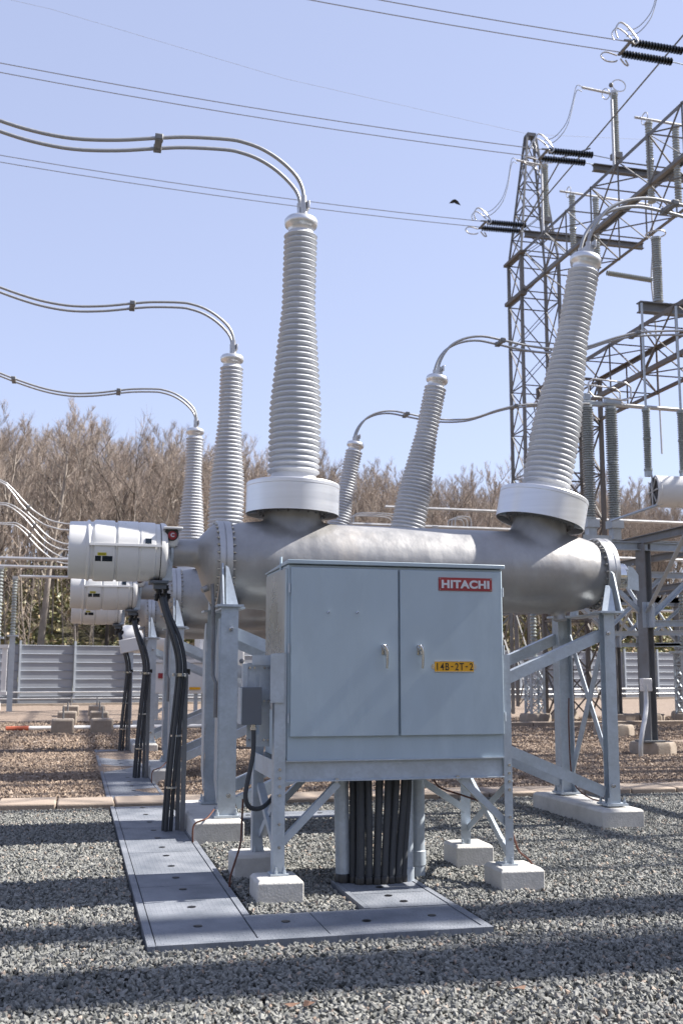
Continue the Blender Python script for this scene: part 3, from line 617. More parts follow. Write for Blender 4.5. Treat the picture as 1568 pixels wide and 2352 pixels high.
    for (bx) in (1.452,3.205):
        for bz in (.90,.84,.78,.72,.36,.52): bt.lathe([(.011,0),(.011,.012)], (bx,7.695,bz), (0,-1,0), 8)
    bt.lathe([(.016,0),(.016,.018)], (1.875,7.715,.815), (0,-1,0), 8); bt.lathe([(.016,0),(.016,.018)], (2.80,7.715,.815), (0,-1,0), 8)
    each('frame_bolt', bt, 'steel', t)
    each('cross_beam', MB().channel((1.495,7.73,.885),(3.168,7.73,.885),.05,.15,.008).bb(1.495,3.168,8.55,8.60,.81,.96), 'galv', t, smooth=30)
    each('side_beam', MB().bb(1.42,1.43,7.79,8.60,.82,.955).bb(3.215,3.225,7.79,8.60,.82,.955), 'galv', t, smooth=30)
    for (a, b) in (((1.875,7.725,.81),(1.46,7.72,.40)), ((2.795,7.725,.81),(3.20,7.72,.43)), ((1.86,8.57,.82),(1.46,8.58,.42)), ((2.55,8.57,.84),(3.18,8.58,.44))):
        part('knee_brace', MB().angle(a, b, .05, .006, up=(0,1,0), fx=1, fy=1), 'galv', t)
    for (a, b) in (((3.20,7.74,.78),(3.20,8.60,.34)), ((3.185,8.55,.72),(3.185,7.74,.23)), ((1.44,7.76,.30),(1.44,8.58,.72)), ((1.46,8.58,.30),(1.46,7.76,.72))):
        part('side_brace', MB().angle(a, b, .055, .006, up=(1,0,0)), 'galv', t)
    # perforated bracket plates on the left
    pb = MB().bb(1.235,1.30,7.86,7.87,1.05,1.655).bb(1.33,1.405,7.86,7.87,1.05,1.655).bb(1.30,1.33,7.86,7.87,1.05,1.14).bb(1.30,1.33,7.86,7.87,1.56,1.655).bb(1.26,1.42,7.80,7.81,1.64,1.71)
    pb.bb(1.375,1.475,7.680,7.688,1.37,1.72).bb(1.20,1.235,7.845,7.90,1.48,1.65)
    bp = part('bracket_plate', pb, 'galv', t, smooth=30)
    bz = MB()
    for zz in (1.62,1.38,1.10):
        for xx in (1.25,1.285,1.36,1.39): bz.lathe([(.008,0),(.008,.02)], (xx,7.86,zz), (0,-1,0), 8)
    each('bracket_bolt', bz, 'steel', bp)
    jb = part('junction_box', MB().bb(1.175,1.318,7.70,7.83,1.215,1.480), 'boxgrey', t, bevel=.004, smooth=30)
    part('box_cover', MB().bb(1.163,1.174,7.705,7.83,1.22,1.475), 'galv', jb)
    part('box_gland', MB().lathe([(.018,0),(.018,-.02),(.024,-.02),(.024,-.04)], (1.27,7.76,1.215), (0,0,1), 12), 'steel', jb)
    part('flexible_conduit', MB().tube(smooth_pts([(1.27,7.76,1.19),(1.268,7.76,1.0),(1.235,7.77,.82),(1.225,7.80,.70),(1.27,7.86,.62),(1.38,8.0,.60),(1.50,8.2,.66),(1.62,8.4,.82),(1.66,8.45,.95)]), .017, 10), 'pvc', t, smooth=60)
    return t
cab = make_cabinet()
def ground_cable(pts, label): solo('ground_cable', MB().tube(smooth_pts(pts), .008, 6), 'copper', pts[0], label, 'cable', 'brown grounding cables')
ground_cable([(3.235,7.85,.55),(3.26,7.83,.48),(3.27,7.8,.38),(3.30,7.76,.26),(3.36,7.72,.20),(3.42,7.70,.10),(3.43,7.70,0)], 'thin brown ground cable dropping down behind the front right cabinet leg')
ground_cable([(1.30,8.40,.62),(1.29,8.38,.42),(1.27,8.30,.30),(1.20,8.10,.20),(1.16,8.05,.10),(1.16,8.05,0)], 'thin brown ground cable beside the rear left cabinet leg')
ground_cable([(1.33,10.36,.30),(1.24,10.2,.24),(1.13,10.17,.20),(1.11,10.15,.1),(1.12,10.15,0)], 'brown ground cable over the left footing of the nearest breaker')
ground_cable([(5.45,11.3,1.3),(5.44,11.3,.9),(5.46,11.28,.4),(5.50,11.0,.24),(5.60,10.7,.215),(5.66,10.5,.215)], 'brown ground cable beside the right legs of the nearest breaker')
ground_cable([(2.9,8.62,.80),(2.95,8.60,.66),(3.1,8.5,.60),(3.22,8.2,.56)], 'brown ground cable slung under the right of the cabinet')
ground_cable([(1.33,15.76,.30),(1.24,15.6,.24),(1.13,15.57,.20),(1.11,15.55,.1),(1.12,15.55,0)], 'brown ground cable over the left footing of the middle breaker')

# conduits under the cabinet
def vconduit(name, x, y, r, m, label, lean=0, boot=None, coupling=None, group=None, bend=0):
    t = thing(name, (x,y,.0), label, 'conduit', group)
    part('pipe', MB().tube(smooth_pts([(x,y,-.02),(x+lean*.15+bend,y,.25),(x+lean*.6+bend,y,.6),(x+lean,y,.96)]), r, 16), m, t, smooth=60)
    if boot: part('boot', MB().lathe([(r+.008,0),(r+.008,boot),(r+.003,boot+.01)], (x,y,.02), (0,0,1), 20), 'black', t)
    if coupling: part('coupling', MB().lathe([(r+.001,0),(r+.007,.005),(r+.007,.11),(r+.001,.115)], (x,y,coupling), (0,0,1), 20), 'galv', t)
vconduit('metal_conduit', 2.01,8.06,.056,'galv','wide galvanised conduit under the cabinet, leftmost, on a black boot', -.02, boot=.07)
vconduit('metal_conduit', 2.50,8.00,.040,'galv','slim galvanised conduit just right of the dark conduit bundle', .0, coupling=.02)
vconduit('metal_conduit', 2.66,8.25,.056,'galv','wide galvanised conduit under the cabinet with a collar near the ground, rightmost', .0, coupling=.10)
for i, (x, y, ln) in enumerate(((2.115,7.95,.0),(2.175,7.93,-.005),(2.235,7.92,.02),(2.29,7.92,.04),(2.345,7.93,.055),(2.40,7.94,.07),(2.45,7.97,.06))):
    vconduit('plastic_conduit', x, y, .027 if i else .034, 'pvc', 'dark grey plastic conduit in the bundle rising under the cabinet', ln, boot=.06, group='dark conduits bundled under the cabinet', bend=.004)
for i, (x, y, ln) in enumerate(((2.15,8.06,0),(2.27,8.05,.03),(2.38,8.06,.05),(2.08,8.02,0))):
    vconduit('plastic_conduit', x, y, .03, 'pvc', 'dark grey plastic conduit in the bundle rising under the cabinet', ln, boot=.06, group='dark conduits bundled under the cabinet')

# ------------------------------------------------------------------ trench covers
def trench(org, label, lids, rails, holes):
    t = thing('trench_cover', org, label, 'trench cover', 'grey cable trench covers')
    for (a,b,c,d) in lids: 
        l = part('lid', MB().bb(a+.004,b-.004,c+.004,d-.004,-.05,.036), 'tread', t, smooth=0)
        hm = MB()
        for (hx, hy) in holes:
            if a < hx < b and c < hy < d: hm.lathe([(.028,0),(.028,.0035)], (hx,hy,.037), (0,0,1), 14)
        if hm.v: each('lift_hole', hm, 'ink', l)
    for (a,b,c,d) in rails: part('rail', MB().bb(a,b,c,d,-.05,.040), 'tread', t, smooth=0)
ys = [6.52,8.19,9.7,11.19,12.95]
lids = [(.515,1.11,ys[i],ys[i+1]) for i in range(4)]
hol = [(.80,6.9),(.82,7.45),(.82,8.05),(.81,8.5),(.82,9.0),(.82,9.5),(.82,9.95),(.82,10.5),(.82,11.0),(.82,11.6),(.82,12.2),(.82,12.8)]
trench((.8,9.7,0), 'long grey cable trench cover running from the front corner back to the kerb', lids, [(.465,.511,6.45,12.96),(1.114,1.158,7.14,12.96)], hol)
trench((1.8,6.8,0), 'front arm of the trench cover crossing below the cabinet', [(1.112,1.55,6.52,7.135),(1.55,2.51,6.52,7.135)], [(.515,2.57,6.46,6.512),(2.514,2.57,6.516,7.13)], [(1.35,6.9),(1.85,6.8),(2.3,6.85)])
trench((2.25,7.6,0), 'short trench cover leading under the cabinet conduits', [(1.97,2.52,7.145,7.60),(1.97,2.52,7.60,8.10)], [(1.93,1.967,7.14,8.10),(2.523,2.565,7.14,8.10)], [(2.25,7.3),(2.2,7.5),(2.22,7.8)])
trench((.8,17.6,0), 'trench cover beyond the kerb beside the middle and farthest breakers', [(.50,1.12,13.66,15.3),(.50,1.12,15.3,17.0),(.50,1.12,17.0,18.7),(.50,1.12,18.7,20.4),(.50,1.12,20.4,22.1)], [(.45,.497,13.66,22.1),(1.123,1.165,13.66,22.1)], [(.82,14.0+.6*i) for i in range(13)])
trench((2.1,11.85,0), 'narrow cross trench cover below the nearest breaker', [(1.62,3.0,11.62,12.12)], [], [(1.9,11.9),(2.7,11.9)])

# ------------------------------------------------------------------ sheet metal fence
def fence():
    a = math.atan(.20); t = thing('sheet_metal_fence', (0,fence_y(0),0), 'grey corrugated sheet metal fence with posts at the back of the yard', 'fence')
    rot = Matrix.Rotation(a,3,'Z'); o = V(0,fence_y(0),0); n = 0; p = 2.42
    for i in range(-14, 26):
        s = i*p; q = o + rot @ V(s,0,0)
        pn = MB(); z = .12; H = 2.72; k = 7
        sec = []
        for j in range(k):
            zz = .1 + (H-.1)*j/k; dz = (H-.1)/k
            sec += [(0,zz),(0,zz+dz*.86),(-.04,zz+dz*.88),(-.04,zz+dz*.91),(0,zz+dz*.96)]
        vs = []
        for (yy,zz) in sec: vs += [o+rot@V(s+.05,yy,zz), o+rot@V(s+p-.05,yy,zz)]
        pn.add(vs, [(2*j,2*j+1,2*j+3,2*j+2) for j in range(len(sec)-1)])
        part('sheet_panel', pn, 'fence', t, smooth=0)
        pst = MB(); c = o+rot@V(s,-.08,0); pst.box((c.x,c.y,1.42),(.09,.12,2.95),rot); part('post', pst, 'galv', t, smooth=0)
    rl = MB()
    for zz in (.62,.33): rl.tube([o+rot@V(-30,-.17,zz), o+rot@V(60,-.17,zz)], .028, 6)
    each('lower_rail', rl, 'alu', t)
    part('base_strip', MB().box(o+rot@V(14,-.55,.05),(96,.35,.16),rot), 'oldconc', t)
fence()

# ------------------------------------------------------------------ lattice gantries
def truss(mb, x0,x1,z0,z1,ya,yb,n,w=.09,m=.055):
    for x in (x0,x1):
        for z in (z0,z1): mb.angle((x,ya,z),(x,yb,z), w*1.5, .02, fx=1 if x==x1 else -1, fy=-1 if z==z1 else 1)
    d = (yb-ya)/n
    for i in range(n):
        y, y2 = ya+i*d, ya+(i+1)*d
        for x in (x0,x1):
            mb.bar((x,y,z0 if i%2 else z1),(x,y2,z1 if i%2 else z0),m,m*.7); mb.bar((x,y,z0),(x,y,z1),m,m*.7)
            if i%2: mb.bar((x,y2,z0),(x,y2-d,z1),m*.8,m*.5)
        for z in (z0,z1):
            mb.bar((x0 if i%2 else x1,y,z),(x1 if i%2 else x0,y2,z),m,m*.7); mb.bar((x0,y,z),(x1,y,z),m,m*.7)
    return mb
def tower_body(mb, x0,x1,y0,y1,zb,zt,n,w=.11,m=.055,taper=None):
    def c(k,z):
        X0,X1,Y0,Y1 = x0,x1,y0,y1
        if taper:
            u = (z-zb)/(zt-zb); cx,cy = (x0+x1)/2+taper[1]*0,(y0+y1)/2; X0,X1,Y0,Y1 = [cc+(v-cc)*(1-u*(1-taper[0])) for v,cc in ((x0,cx),(x1,cx),(y0,cy),(y1,cy))]
        return [(X0,Y0,z),(X1,Y0,z),(X1,Y1,z),(X0,Y1,z)][k]
    for k in range(4): mb.bar(c(k,zb),c(k,zt),w,w,up=(0,1,0))
    h = (zt-zb)/n
    for i in range(n):
        a, b = zb+i*h, zb+(i+1)*h
        for k in range(4):
            k2 = (k+1)%4; mb.bar(c(k,a),c(k2,b),m,m*.6); mb.bar(c(k2,a),c(k,b),m,m*.6); mb.bar(c(k,b),c(k2,b),m,m*.8)
    return mb
g1 = thing('lattice_gantry', (19.8,42.7,0), 'tall weathered steel lattice gantry whose long truss beam carries the line insulators', 'gantry')
part('tower', tower_body(MB(),18.55,20.35,42.0,43.4,.1,19.9,10,.125,.052), 'rust', g1, label='rust streaked lattice tower', smooth=0)
part('peak', tower_body(MB(),18.55,20.35,42.0,43.4,19.9,26.0,5,.08,.05,taper=(.22,0)).box((19.45,42.7,26.0),(.42,.42,.16)), 'rust', g1, smooth=0)
each('cap_plate', MB().box((18.55,42.7,19.98),(.30,1.9,.12)).box((18.55,42.7,18.1),(.30,1.8,.16)), 'rusty', g1, smooth=0)
part('truss_beam', truss(MB(),18.65,21.0,18.25,20.13,42.0,14.0,13,.09,.052), 'rust', g1, smooth=0)
ca = MB()
for y in (41.0,34.6,28.2,21.8): ca.hbeam((18.3,y,20.45),(24.0,y,20.45),.22,.26,.03)
each('cross_arm', ca, 'rust', g1, smooth=0)
part('tower', tower_body(MB(),18.65,21.0,12.6,14.0,.1,20.0,10,.15,.075), 'rust', g1, smooth=0)
g2 = thing('lattice_gantry', (23,44,0), 'lower brown steel lattice gantry at the right, its beam level with the bushing', 'gantry')
part('truss_beam', truss(MB(),14.6,16.1,9.55,10.95,30.5,9.5,12,.08,.04), 'rusty', g2, smooth=0)
part('tower', tower_body(MB(),14.6,16.1,30.5,31.9,.1,10.9,7,.12,.055), 'rusty', g2, smooth=0)
part('cross_arm', MB().hbeam((14.2,24.6,11.2),(20,24.6,11.2),.24,.28,.03), 'galv_dark', g2, smooth=0)
part('tower', tower_body(MB(),14.6,16.1,8.1,9.5,.1,10.9,7,.12,.055), 'rusty', g2, smooth=0)
for (x,y) in ((18.55,42),(20.35,42),(18.55,43.4),(20.35,43.4)): pass
solo('static_wire', MB().tube([(-30,42.7,31.5),(-2,42.7,28.9),(8,42.7,27.2),(19.4,42.7,26.1),(30,42.7,27)], .006, 5), 'wire', (19.4,42.7,26), 'thin shield wire running left from the gantry peak', 'wire')
solo('guy_wire', MB().tube([(18.2,41.3,20.6),(18.2,37,22.0),(18.2,34.6,21.2)], .03, 5).tube([(18.3,41,21.0),(18.3,14,23.0)], .03, 5), 'galv_dark', (18.3,41,21), 'straight dark wire strung above the big truss beam', 'wire')

def stack(mb, x, y, z0, z1, rc, ro, n, seg=16):
    pr = [(rc*1.5,0),(rc*1.5,.05),(rc,.06)]; h = z1-z0; p = (h-.14)/n
    for i in range(n):
        a = .07+i*p
        if n > 12 and i == n//2: pr += [(rc*1.3,a),(rc*1.5,a+p*.3),(rc*1.5,a+p*.7),(rc*1.3,a+p*.95)]; continue
        pr += [(rc,a),(ro,a+p*.3),(ro,a+p*.45),(rc,a+p*.8)]
    pr += [(rc*1.5,h-.06),(rc*1.5,h)]
    return mb.lathe(pr, (x,y,z0), (0,0,1), seg)
# strain insulators with line conductors, three phases
phn = ['far', 'middle', 'near']
phd = ['farthest and lowest in view, beside the tower', 'in the middle, before the tower peak', 'highest in view at the top right']
for i, (y, zr, zl) in enumerate(((41.5,20.93,20.88),(35.2,21.1,21.05),(28.9,21.6,21.62))):
    t = thing('strain_insulator', (18.4,y,zr), f'pair of black ribbed strain insulators {phd[i]}', 'insulator', 'black strain insulators on the gantry')
    xa, xb = 18.45, 16.62
    for s in (-.32,.32):
        d = V(xb-xa,0,zl-zr); pr = [(.03,0)]; nd = 17; L_ = d.length; p = L_/nd
        for k in range(nd): pr += [(.045,k*p+.01),(.125,k*p+p*.25),(.13,k*p+p*.5),(.06,k*p+p*.62)]
        pr += [(.03,L_)]
        part('disc_string', MB().lathe(pr, (xa,y+s,zr), d, 18), 'discs', t)
        part('link', MB().tube([(xa,y+s,zr),(18.65+.5,y+s,zr-.05)], .02, 5), 'galv', t)
    part('yoke_plate', MB().bar((xb-.05,y-.42,zl),(xb-.05,y+.42,zl),.10,.05).bar((xb-.05,y-.42,zl),(xb-.3,y-.38,zl),.05,.05), 'galv_dark', t)
    lp = [(-.55,0,0),(-.62,0,.28),(-.45,0,.55),(-.2,0,.45),(.05,0,.18),(.16,0,0),(.05,0,-.12),(-.05,0,-.02)]
    part('corona_ring', MB().tube(smooth_pts([(xb+a,y-.45+b,zl+c) for a,b,c in lp]), .028, 6).tube(smooth_pts([(xb+a-.05,y-.3+b,zl+c*.8) for a,b,c in lp[:5]]), .022, 6), 'alu', t)
    part('corona_ring', MB().tube(smooth_pts([(xb+a,y+.45+b,zl-c*.6) for a,b,c in ((-.1,0,0),(-.5,0,-.1),(-.68,0,.15),(-.5,0,.42),(-.2,0,.40),(-.1,0,.3))]), .026, 6).tube(smooth_pts([(xb+.02,y+.45,zl-.1),(xb+.18,y+.45,zl-.28),(xb+.3,y+.45,zl-.3),(xb+.2,y+.45,zl-.12)]), .026, 6), 'alu', t)
    for k, s in enumerate((-.30,.30)):
        x1, z1 = -30., zl + (1.75 if i else 1.55)
        pts = [(xb-.1+(x1-xb)*u, y+s, zl+.03 + (z1+2.0-zl)*u - 4*1.1*u*(1-u)*.9) for u in [j/24 for j in range(25)]]
        solo('line_conductor', MB().tube(pts, .017, 5), 'wire', pts[0], f'{"nearer" if k == 0 else "farther"} overhead line wire of the {phn[i]} phase crossing the sky to the left', 'wire', 'overhead line wires')
    # post insulator on the cross arm with jumper arm
    px, pz = 19.4, (21.35, 21.25, 21.1)[i]; pz1 = pz+2.45; yy = y-.4
    t = thing('post_insulator', (px,yy,pz), f'grey post insulator with a horizontal arm standing on the gantry beam, {phn[i]} phase', 'insulator', 'post insulators on the big truss beam')
    part('porcelain', stack(MB(), px, yy, pz, pz1, .10, .135, 26), 'paleinsul', t)
    part('base', MB().box((px,yy,pz-.12),(.35,.35,.22)).tube([(px,yy,pz-.2),(px,yy,20.5)],.09,8), 'galv_dark', t)
    part('arm', MB().tube([(px-1.35,yy,pz1+.08),(px+.1,yy,pz1-.02)], .05, 8).box((px,yy,pz1),(.22,.22,.2)), 'alu', t)
    part('corona_ring', MB().ring((px+.22,yy,pz1+.38),(0,1,0),.24,.022,20,6,1.2).ring((px-.35,yy,pz1-.05),(1,.2,.4),.2,.018,16,6), 'alu', t)
    jp = [(xb-.15,y-.3,zl+.4),(xb+.3,y-.3,zl+.62),(xb+.75,y-.35,zl+1.2),(xb+1.0,y-.4,zl+2.0),(xb+1.2,y-.4,pz1+.1),(px-1.35,yy,pz1+.1)]
    solo('jumper_wire', MB().tube(smooth_pts(jp), .016, 5).tube(smooth_pts([(a+.06,b+.12,c-.12) for a,b,c in jp]), .016, 5), 'wire', jp[0], f'thin curved jumper wire at the {phn[i]} strain insulator', 'wire', 'jumper wires at the strain insulators')
    t = thing('lightning_rod', (18.9,y-1.1,20.3), f'slim pale rod with a ball tip on the gantry beam, {phn[i]} phase', 'rod', 'ball tipped rods on the big truss beam')
    part('pole', MB().tube([(18.9,y-1.1,20.2),(18.9,y-1.1,23.0)], .055, 8).tube([(18.9,y-1.1,23.0),(18.9,y-1.1,23.5)], .015, 6), 'alu', t)
    part('ball', MB().lathe([(.01,-.09),(.07,-.06),(.09,0),(.07,.06),(.01,.09)], (18.9,y-1.1,23.6), (0,0,1), 12), 'galv_dark', t)
    # switch on the beam
    t = thing('beam_switch', (20.4,y-2.2,20.3), f'pair of ribbed posts with a horizontal blade hung in the truss, {phn[i]} phase', 'switch', 'disconnect switches on the big truss beam')
    for dx in (-.5,.5): part('post', stack(MB(), 20.3+dx*1.1, y-2.2, 18.5, 21.6, .10, .135, 28), 'glazed', t)
    part('blade', MB().tube([(19.2,y-2.2,21.75),(23.4,y-2.2,21.6)], .05, 8), 'alu', t)
    part('corona_ring', MB().ring((19.6,y-2.2,21.75),(1,0,0),.22,.02,16,6), 'alu', t)
    hb = thing('hanging_insulator', (18.9,y-2.7,18.2), f'pale ribbed insulator reaching sideways below the beam, {phn[i]} phase', 'insulator', 'sideways insulators below the big truss beam')
    ax = V(1,0,-.06); pr = [(.11,0)]
    for k in range(24): pr += [(.08,.05+k*.085),(.115,.075+k*.085),(.115,.095+k*.085),(.08,.115+k*.085)]
    part('porcelain', MB().lathe(pr, (21.0,y-2.7,18.1), ax, 14), 'paleinsul', hb)
    part('down_lead', MB().tube(smooth_pts([(23.2,y-2.7,21.4),(23.2,y-2.7,19.6),(23.05,y-2.7,18.0),(23.15,y-2.7,16.0),(23.2,y-2.7,10.5)]), .04, 8), 'alu', hb)

# ------------------------------------------------------------------ right-hand steel frames and switchgear
def hframe(x, ya, yb, h, label, pad=True, s=1.):
    t = thing('support_structure', (x,ya,0), label, 'support structure', 'galvanised steel support structures')
    c = part('column', MB().hbeam((x,ya,.28),(x,ya,h), .20*s, .22*s, .018, up=(1,.5,0)), 'galv_dark', t, smooth=0)
    part('gusset', MB().bb(x-.13*s,x+.13*s,ya-.135*s,ya-.123*s,h*.60,h*.72).bb(x-.02,x+.02,ya-.3*s,ya+.3*s,h*.60,h*.70), 'galv', c, smooth=0)
    part('base_plate', MB().box((x,ya,.30),(.42*s,.42*s,.03)), 'galv_dark', t)
    part('top_beam', MB().hbeam((x,ya+3.2,h+.08),(x,yb,h+.08), .14*s, .16*s, .014, up=(0,0,1)), 'galv_dark', t, smooth=0)
    part('side_beam', MB().hbeam((x-2.2*s,ya,h-.05),(x+4.5,ya,h-.05), .14*s, .16*s, .014, up=(0,0,1)).hbeam((x+.1,ya,h*.62),(x+4.5,ya,h*.64), .10*s, .12*s, .012, up=(0,0,1)), 'galv', t, smooth=0)
    for (a,b) in (((x,ya-.1,h*.66),(x,ya-1.6,h)), ((x-.1,ya,h*.66),(x-1.5*s,ya,h-.1)), ((x+.1,ya,h*.64),(x+1.7*s,ya,h-.1)), ((x,ya+.1,h*.66),(x,ya+1.6,h))):
        part('knee_brace', MB().angle(a,b,.09*s,.012), 'galv', t, smooth=0)
    return t
def pad(x,y,r,h,label):
    mb = MB().lathe([(r,-.1),(r,h*.75),(r*.93,h)], (x,y,0), (0,0,1), 10); return solo('concrete_pad', mb, 'oldconc', (x,y,0), label, 'footing', 'round weathered concrete pads', smooth=30, bevel=.015)
hframe(10.62,18.6,9.0,4.05,'nearest dark steel column at the right edge with bolted cross beams')
pad(10.75,18.75,.44,.28,'wide weathered concrete pad under the nearest dark steel column')
solo('conduit', MB().tube(smooth_pts([(10.45,18.4,1.35),(10.42,18.35,1.0),(10.3,18.2,.75),(10.15,18.05,.5),(10.08,18.0,.25),(10.08,18.0,0)]), .045, 8), 'alu', (10.1,18,0), 'pale bent conduit dropping from a box on the nearest dark column', 'conduit')
solo('junction_box', MB().box((10.47,18.42,1.35),(.20,.12,.24)), 'white', (10.47,18.42,1.2), 'small white box fixed low on the nearest dark steel column', 'junction box', bevel=.01)
for i, (x,y,h) in enumerate(((16.4,30.6,3.9),(17.3,30.6,3.9),(12.9,24.6,4.1),(19.6,32.2,3.9),(22.6,31.0,3.9))):
    hframe(x,y,y-4,h,('pale steel column behind the far right breaker leg','second pale column just right of it, on a light pad','steel column beyond the right breaker legs','distant steel column at the far right','rightmost distant steel column')[i])
    pad(x+.1,y-.1,.5,.3,('low pad under the pale steel column','light rounded pad under the second pale column','weathered pad under the column beyond the right breaker legs','dark pad under the distant steel column','dark pad under the rightmost column')[i])
# disconnect switch seen right of the leaning bushing
def disconnector(y, label):
    t = thing('disconnect_switch', (11.5,y,4.1), label, 'switch', 'disconnect switches at the end of the jumper tubes')
    for x in (11.2,11.8):
        part('ribbed_post', stack(MB(), x, y, 5.0, 7.65, .085, .145, 46, 20), 'glazed', t)
        part('post_base', MB().box((x,y,4.9),(.30,.30,.18)).box((x,y,4.7),(.20,.20,.3)), 'galv', t)
    part('base_beam', MB().hbeam((10.4,y,4.45),(17.5,y,4.45),.16,.22,.014,up=(0,0,1)).bb(10.9,11.6,y-.22,y-.21,4.30,4.62), 'galv', t, smooth=0)
    part('blade_tube', MB().tube([(11.1,y,7.72),(19,y,7.62)], .05, 10), 'alu', t)
    part('terminal', MB().box((11.3,y,7.70),(.5,.16,.10)).box((11.85,y,7.78),(.4,.14,.14)).box((11.2,y,7.85),(.16,.12,.16)), 'galv', t, bevel=.01)
    rp = [(-.62,0,.10),(-.62,0,.30),(-.50,0,.40),(.32,0,.36),(.44,0,.26),(.44,0,.04),(.30,0,-.06),(-.50,0,-.02),(-.62,0,.10)]
    part('corona_ring', MB().tube([(11.75+a,y-.25,7.82+c) for a,b,c in rp], .022, 8).tube([(11.75+a,y+.25,7.82+c) for a,b,c in rp], .022, 8), 'alu', t)
    part('operating_rod', MB().tube([(10.9,y-1.5,4.75),(13.5,y-3.0,5.7)], .03, 6), 'galv', t)
disconnector(21.86, 'disconnect switch on two tall ribbed grey posts right of the leaning bushing')
solo('terminal_ring', MB().ring((9.95,21.85,7.55),(1,0,0),.14,.018,18,6).tube([(9.7,21.85,7.57),(10.3,21.85,7.6)],.05,8), 'alu', (9.95,21.85,7.5), 'small ring clamp at the end of the farthest twin tubes', 'clamp')
# line trap
t = thing('line_trap', (12.6,20,5.0), 'big pale cylinder with a dark spoked end, hung at the right edge', 'line trap')
part('winding', MB().lathe([(.30,-.02),(.345,0),(.345,.06),(.335,.07),(.335,1.9),(.345,1.91),(.345,1.97),(.30,2.0)], (11.75,20,5.36), (1,-.25,-.02), 40), 'white', t, smooth=30)
sp = MB(); c = V(11.70,20,5.36)
for k in range(4): d = V(.25,1,0).normalized()*math.cos(k*PI/4)+V(0,0,1)*math.sin(k*PI/4); sp.bar(c-d*.345,c+d*.345,.025,.03)
part('spider', sp, 'alu', t)
part('mesh_end', MB().lathe([(.30,0),(.30,.01)], (11.718,20,5.36), (1,-.25,-.02), 32), 'black', t)
for x in (11.62,12.45):
    hg = thing('hanging_post', (x,20,5.7), ('left' if x < 12 else 'right')+' slim ribbed insulator above the pale spoked cylinder', 'insulator', 'slim insulators above the line trap')
    part('porcelain', stack(MB(), x, 20, 5.80, 7.15, .06, .085, 30, 14), 'paleinsul', hg)
    part('fitting', MB().box((x,20,5.74),(.12,.12,.12)).tube([(x,20,7.15),(x,20,9.5)], .03, 6), 'galv', hg)

# bus tubes and distant switchyard
def bus(x0,x1,y,z,label,r=.055): return solo('bus_tube', MB().tube([(x0,y,z),(x1,y,z)], r, 8), 'alu', (x0,y,z), label, 'bus tube', 'horizontal aluminium bus tubes')
bus(-14,7,36.2,5.2,'top one of the three pale tubes behind the white drums'); bus(-14,7,39.1,5.2,'second of the three pale tubes behind the white drums'); bus(-2.2,7,43.2,5.2,'lowest of the three pale tubes behind the white drums')
bus(10.2,16,35,7.2,'pale tube above the tank between the leaning bushings'); bus(8.5,15.2,33,6.28,'pale tube level with the top of the nearest tank'); bus(16.2,24,35,7.05,'pale tube behind the ribbed posts at the right'); bus(15.2,26,34,5.55,'pale tube crossing behind the nearest dark column')
bus(15.3,30,35,4.15,'upper of two low pale tubes at the right'); bus(15.3,30,35,3.78,'lower of two low pale tubes at the right')
def flex(pts, y, label):
    t = thing('flexible_lead', (pts[0][0],y,pts[0][1]), label, 'conductor', 'curved twin leads at the left edge')
    part('lead', MB().tube(smooth_pts([(a,y,b) for a,b in pts]), .028, 8), 'alu', t, smooth=60)
    part('lead', MB().tube(smooth_pts([(a-.02*i,y+.45,b-.02*i+.03) for i,(a,b) in enumerate(pts)]), .028, 8), 'alu', t, smooth=60)
    k = len(pts)//2; part('spacer', MB().bar((pts[k][0],y-.05,pts[k][1]),(pts[k][0]-.06,y+.5,pts[k][1]-.06),.1,.06), 'galv_dark', t)
flex([(-4.5,8.6),(-2.61,7.77),(-2.33,7.61),(-2.09,7.38),(-1.89,7.16),(-1.65,6.93),(-1.45,6.76),(-1.02,6.51),(-.59,6.41),(-.3,6.39),(1,6.4)], 36.2, 'highest curved pale lead sloping down behind the white drum')
flex([(-4,7.4),(-2.78,7.43),(-2.51,7.42),(-2.24,7.31),(-1.86,7.04),(-1.54,6.73),(-1.23,6.42),(-.92,6.2),(-.61,6.08),(-.33,6.04),(1,6.0)], 39.1, 'middle curved pale lead sloping down behind the white drum')
flex([(-5,7.26),(-3.04,7.26),(-2.7,7.27),(-2.44,7.28),(-2.17,7.14),(-1.86,6.88),(-1.51,6.54),(-1.16,6.27),(-.82,6.07),(-.38,5.94),(1,5.9)], 43.2, 'lowest curved pale lead, straight at the left edge')
def pedestal(x, y, hb, ht, label, lattice=True, m='galv', ins='paleinsul'):
    t = thing('insulator_stand', (x,y,0), label, 'stand', 'lattice stands carrying insulators')
    if lattice: part('lattice_base', tower_body(MB(),x-.22,x+.22,y-.22,y+.22,.3,hb,5,.06,.035).box((x,y,hb),(.7,.6,.08)), m, t, smooth=0)
    else: part('column', MB().hbeam((x,y,0),(x,y,hb),.2,.2,.02).box((x,y,hb),(.4,.4,.06)), m, t, smooth=0)
    part('porcelain', stack(MB(), x, y, hb+.05, ht, .07, .11, 18, 14), ins, t)
    part('top_fitting', MB().box((x,y,ht+.05),(.2,.2,.1)), 'alu', t)
    return t
pedestal(13.95,31.3,2.0,4.1,'short lattice stand with a white ribbed insulator below the nearest tank')
pad(13.95,31.3,.5,.3,'dark round pad under the short lattice stand below the tank')
pedestal(15.75,33,2.0,4.2,'lattice stand seen between the far right breaker legs', m='galv_dark'); pad(15.75,33,.45,.3,'dark pad between the far right breaker legs')
pedestal(18.6,30.3,2.2,4.3,'lattice stand with a pale lead just right of the nearest dark column'); pad(18.6,30.3,.4,.3,'pale pad right of the nearest dark column')
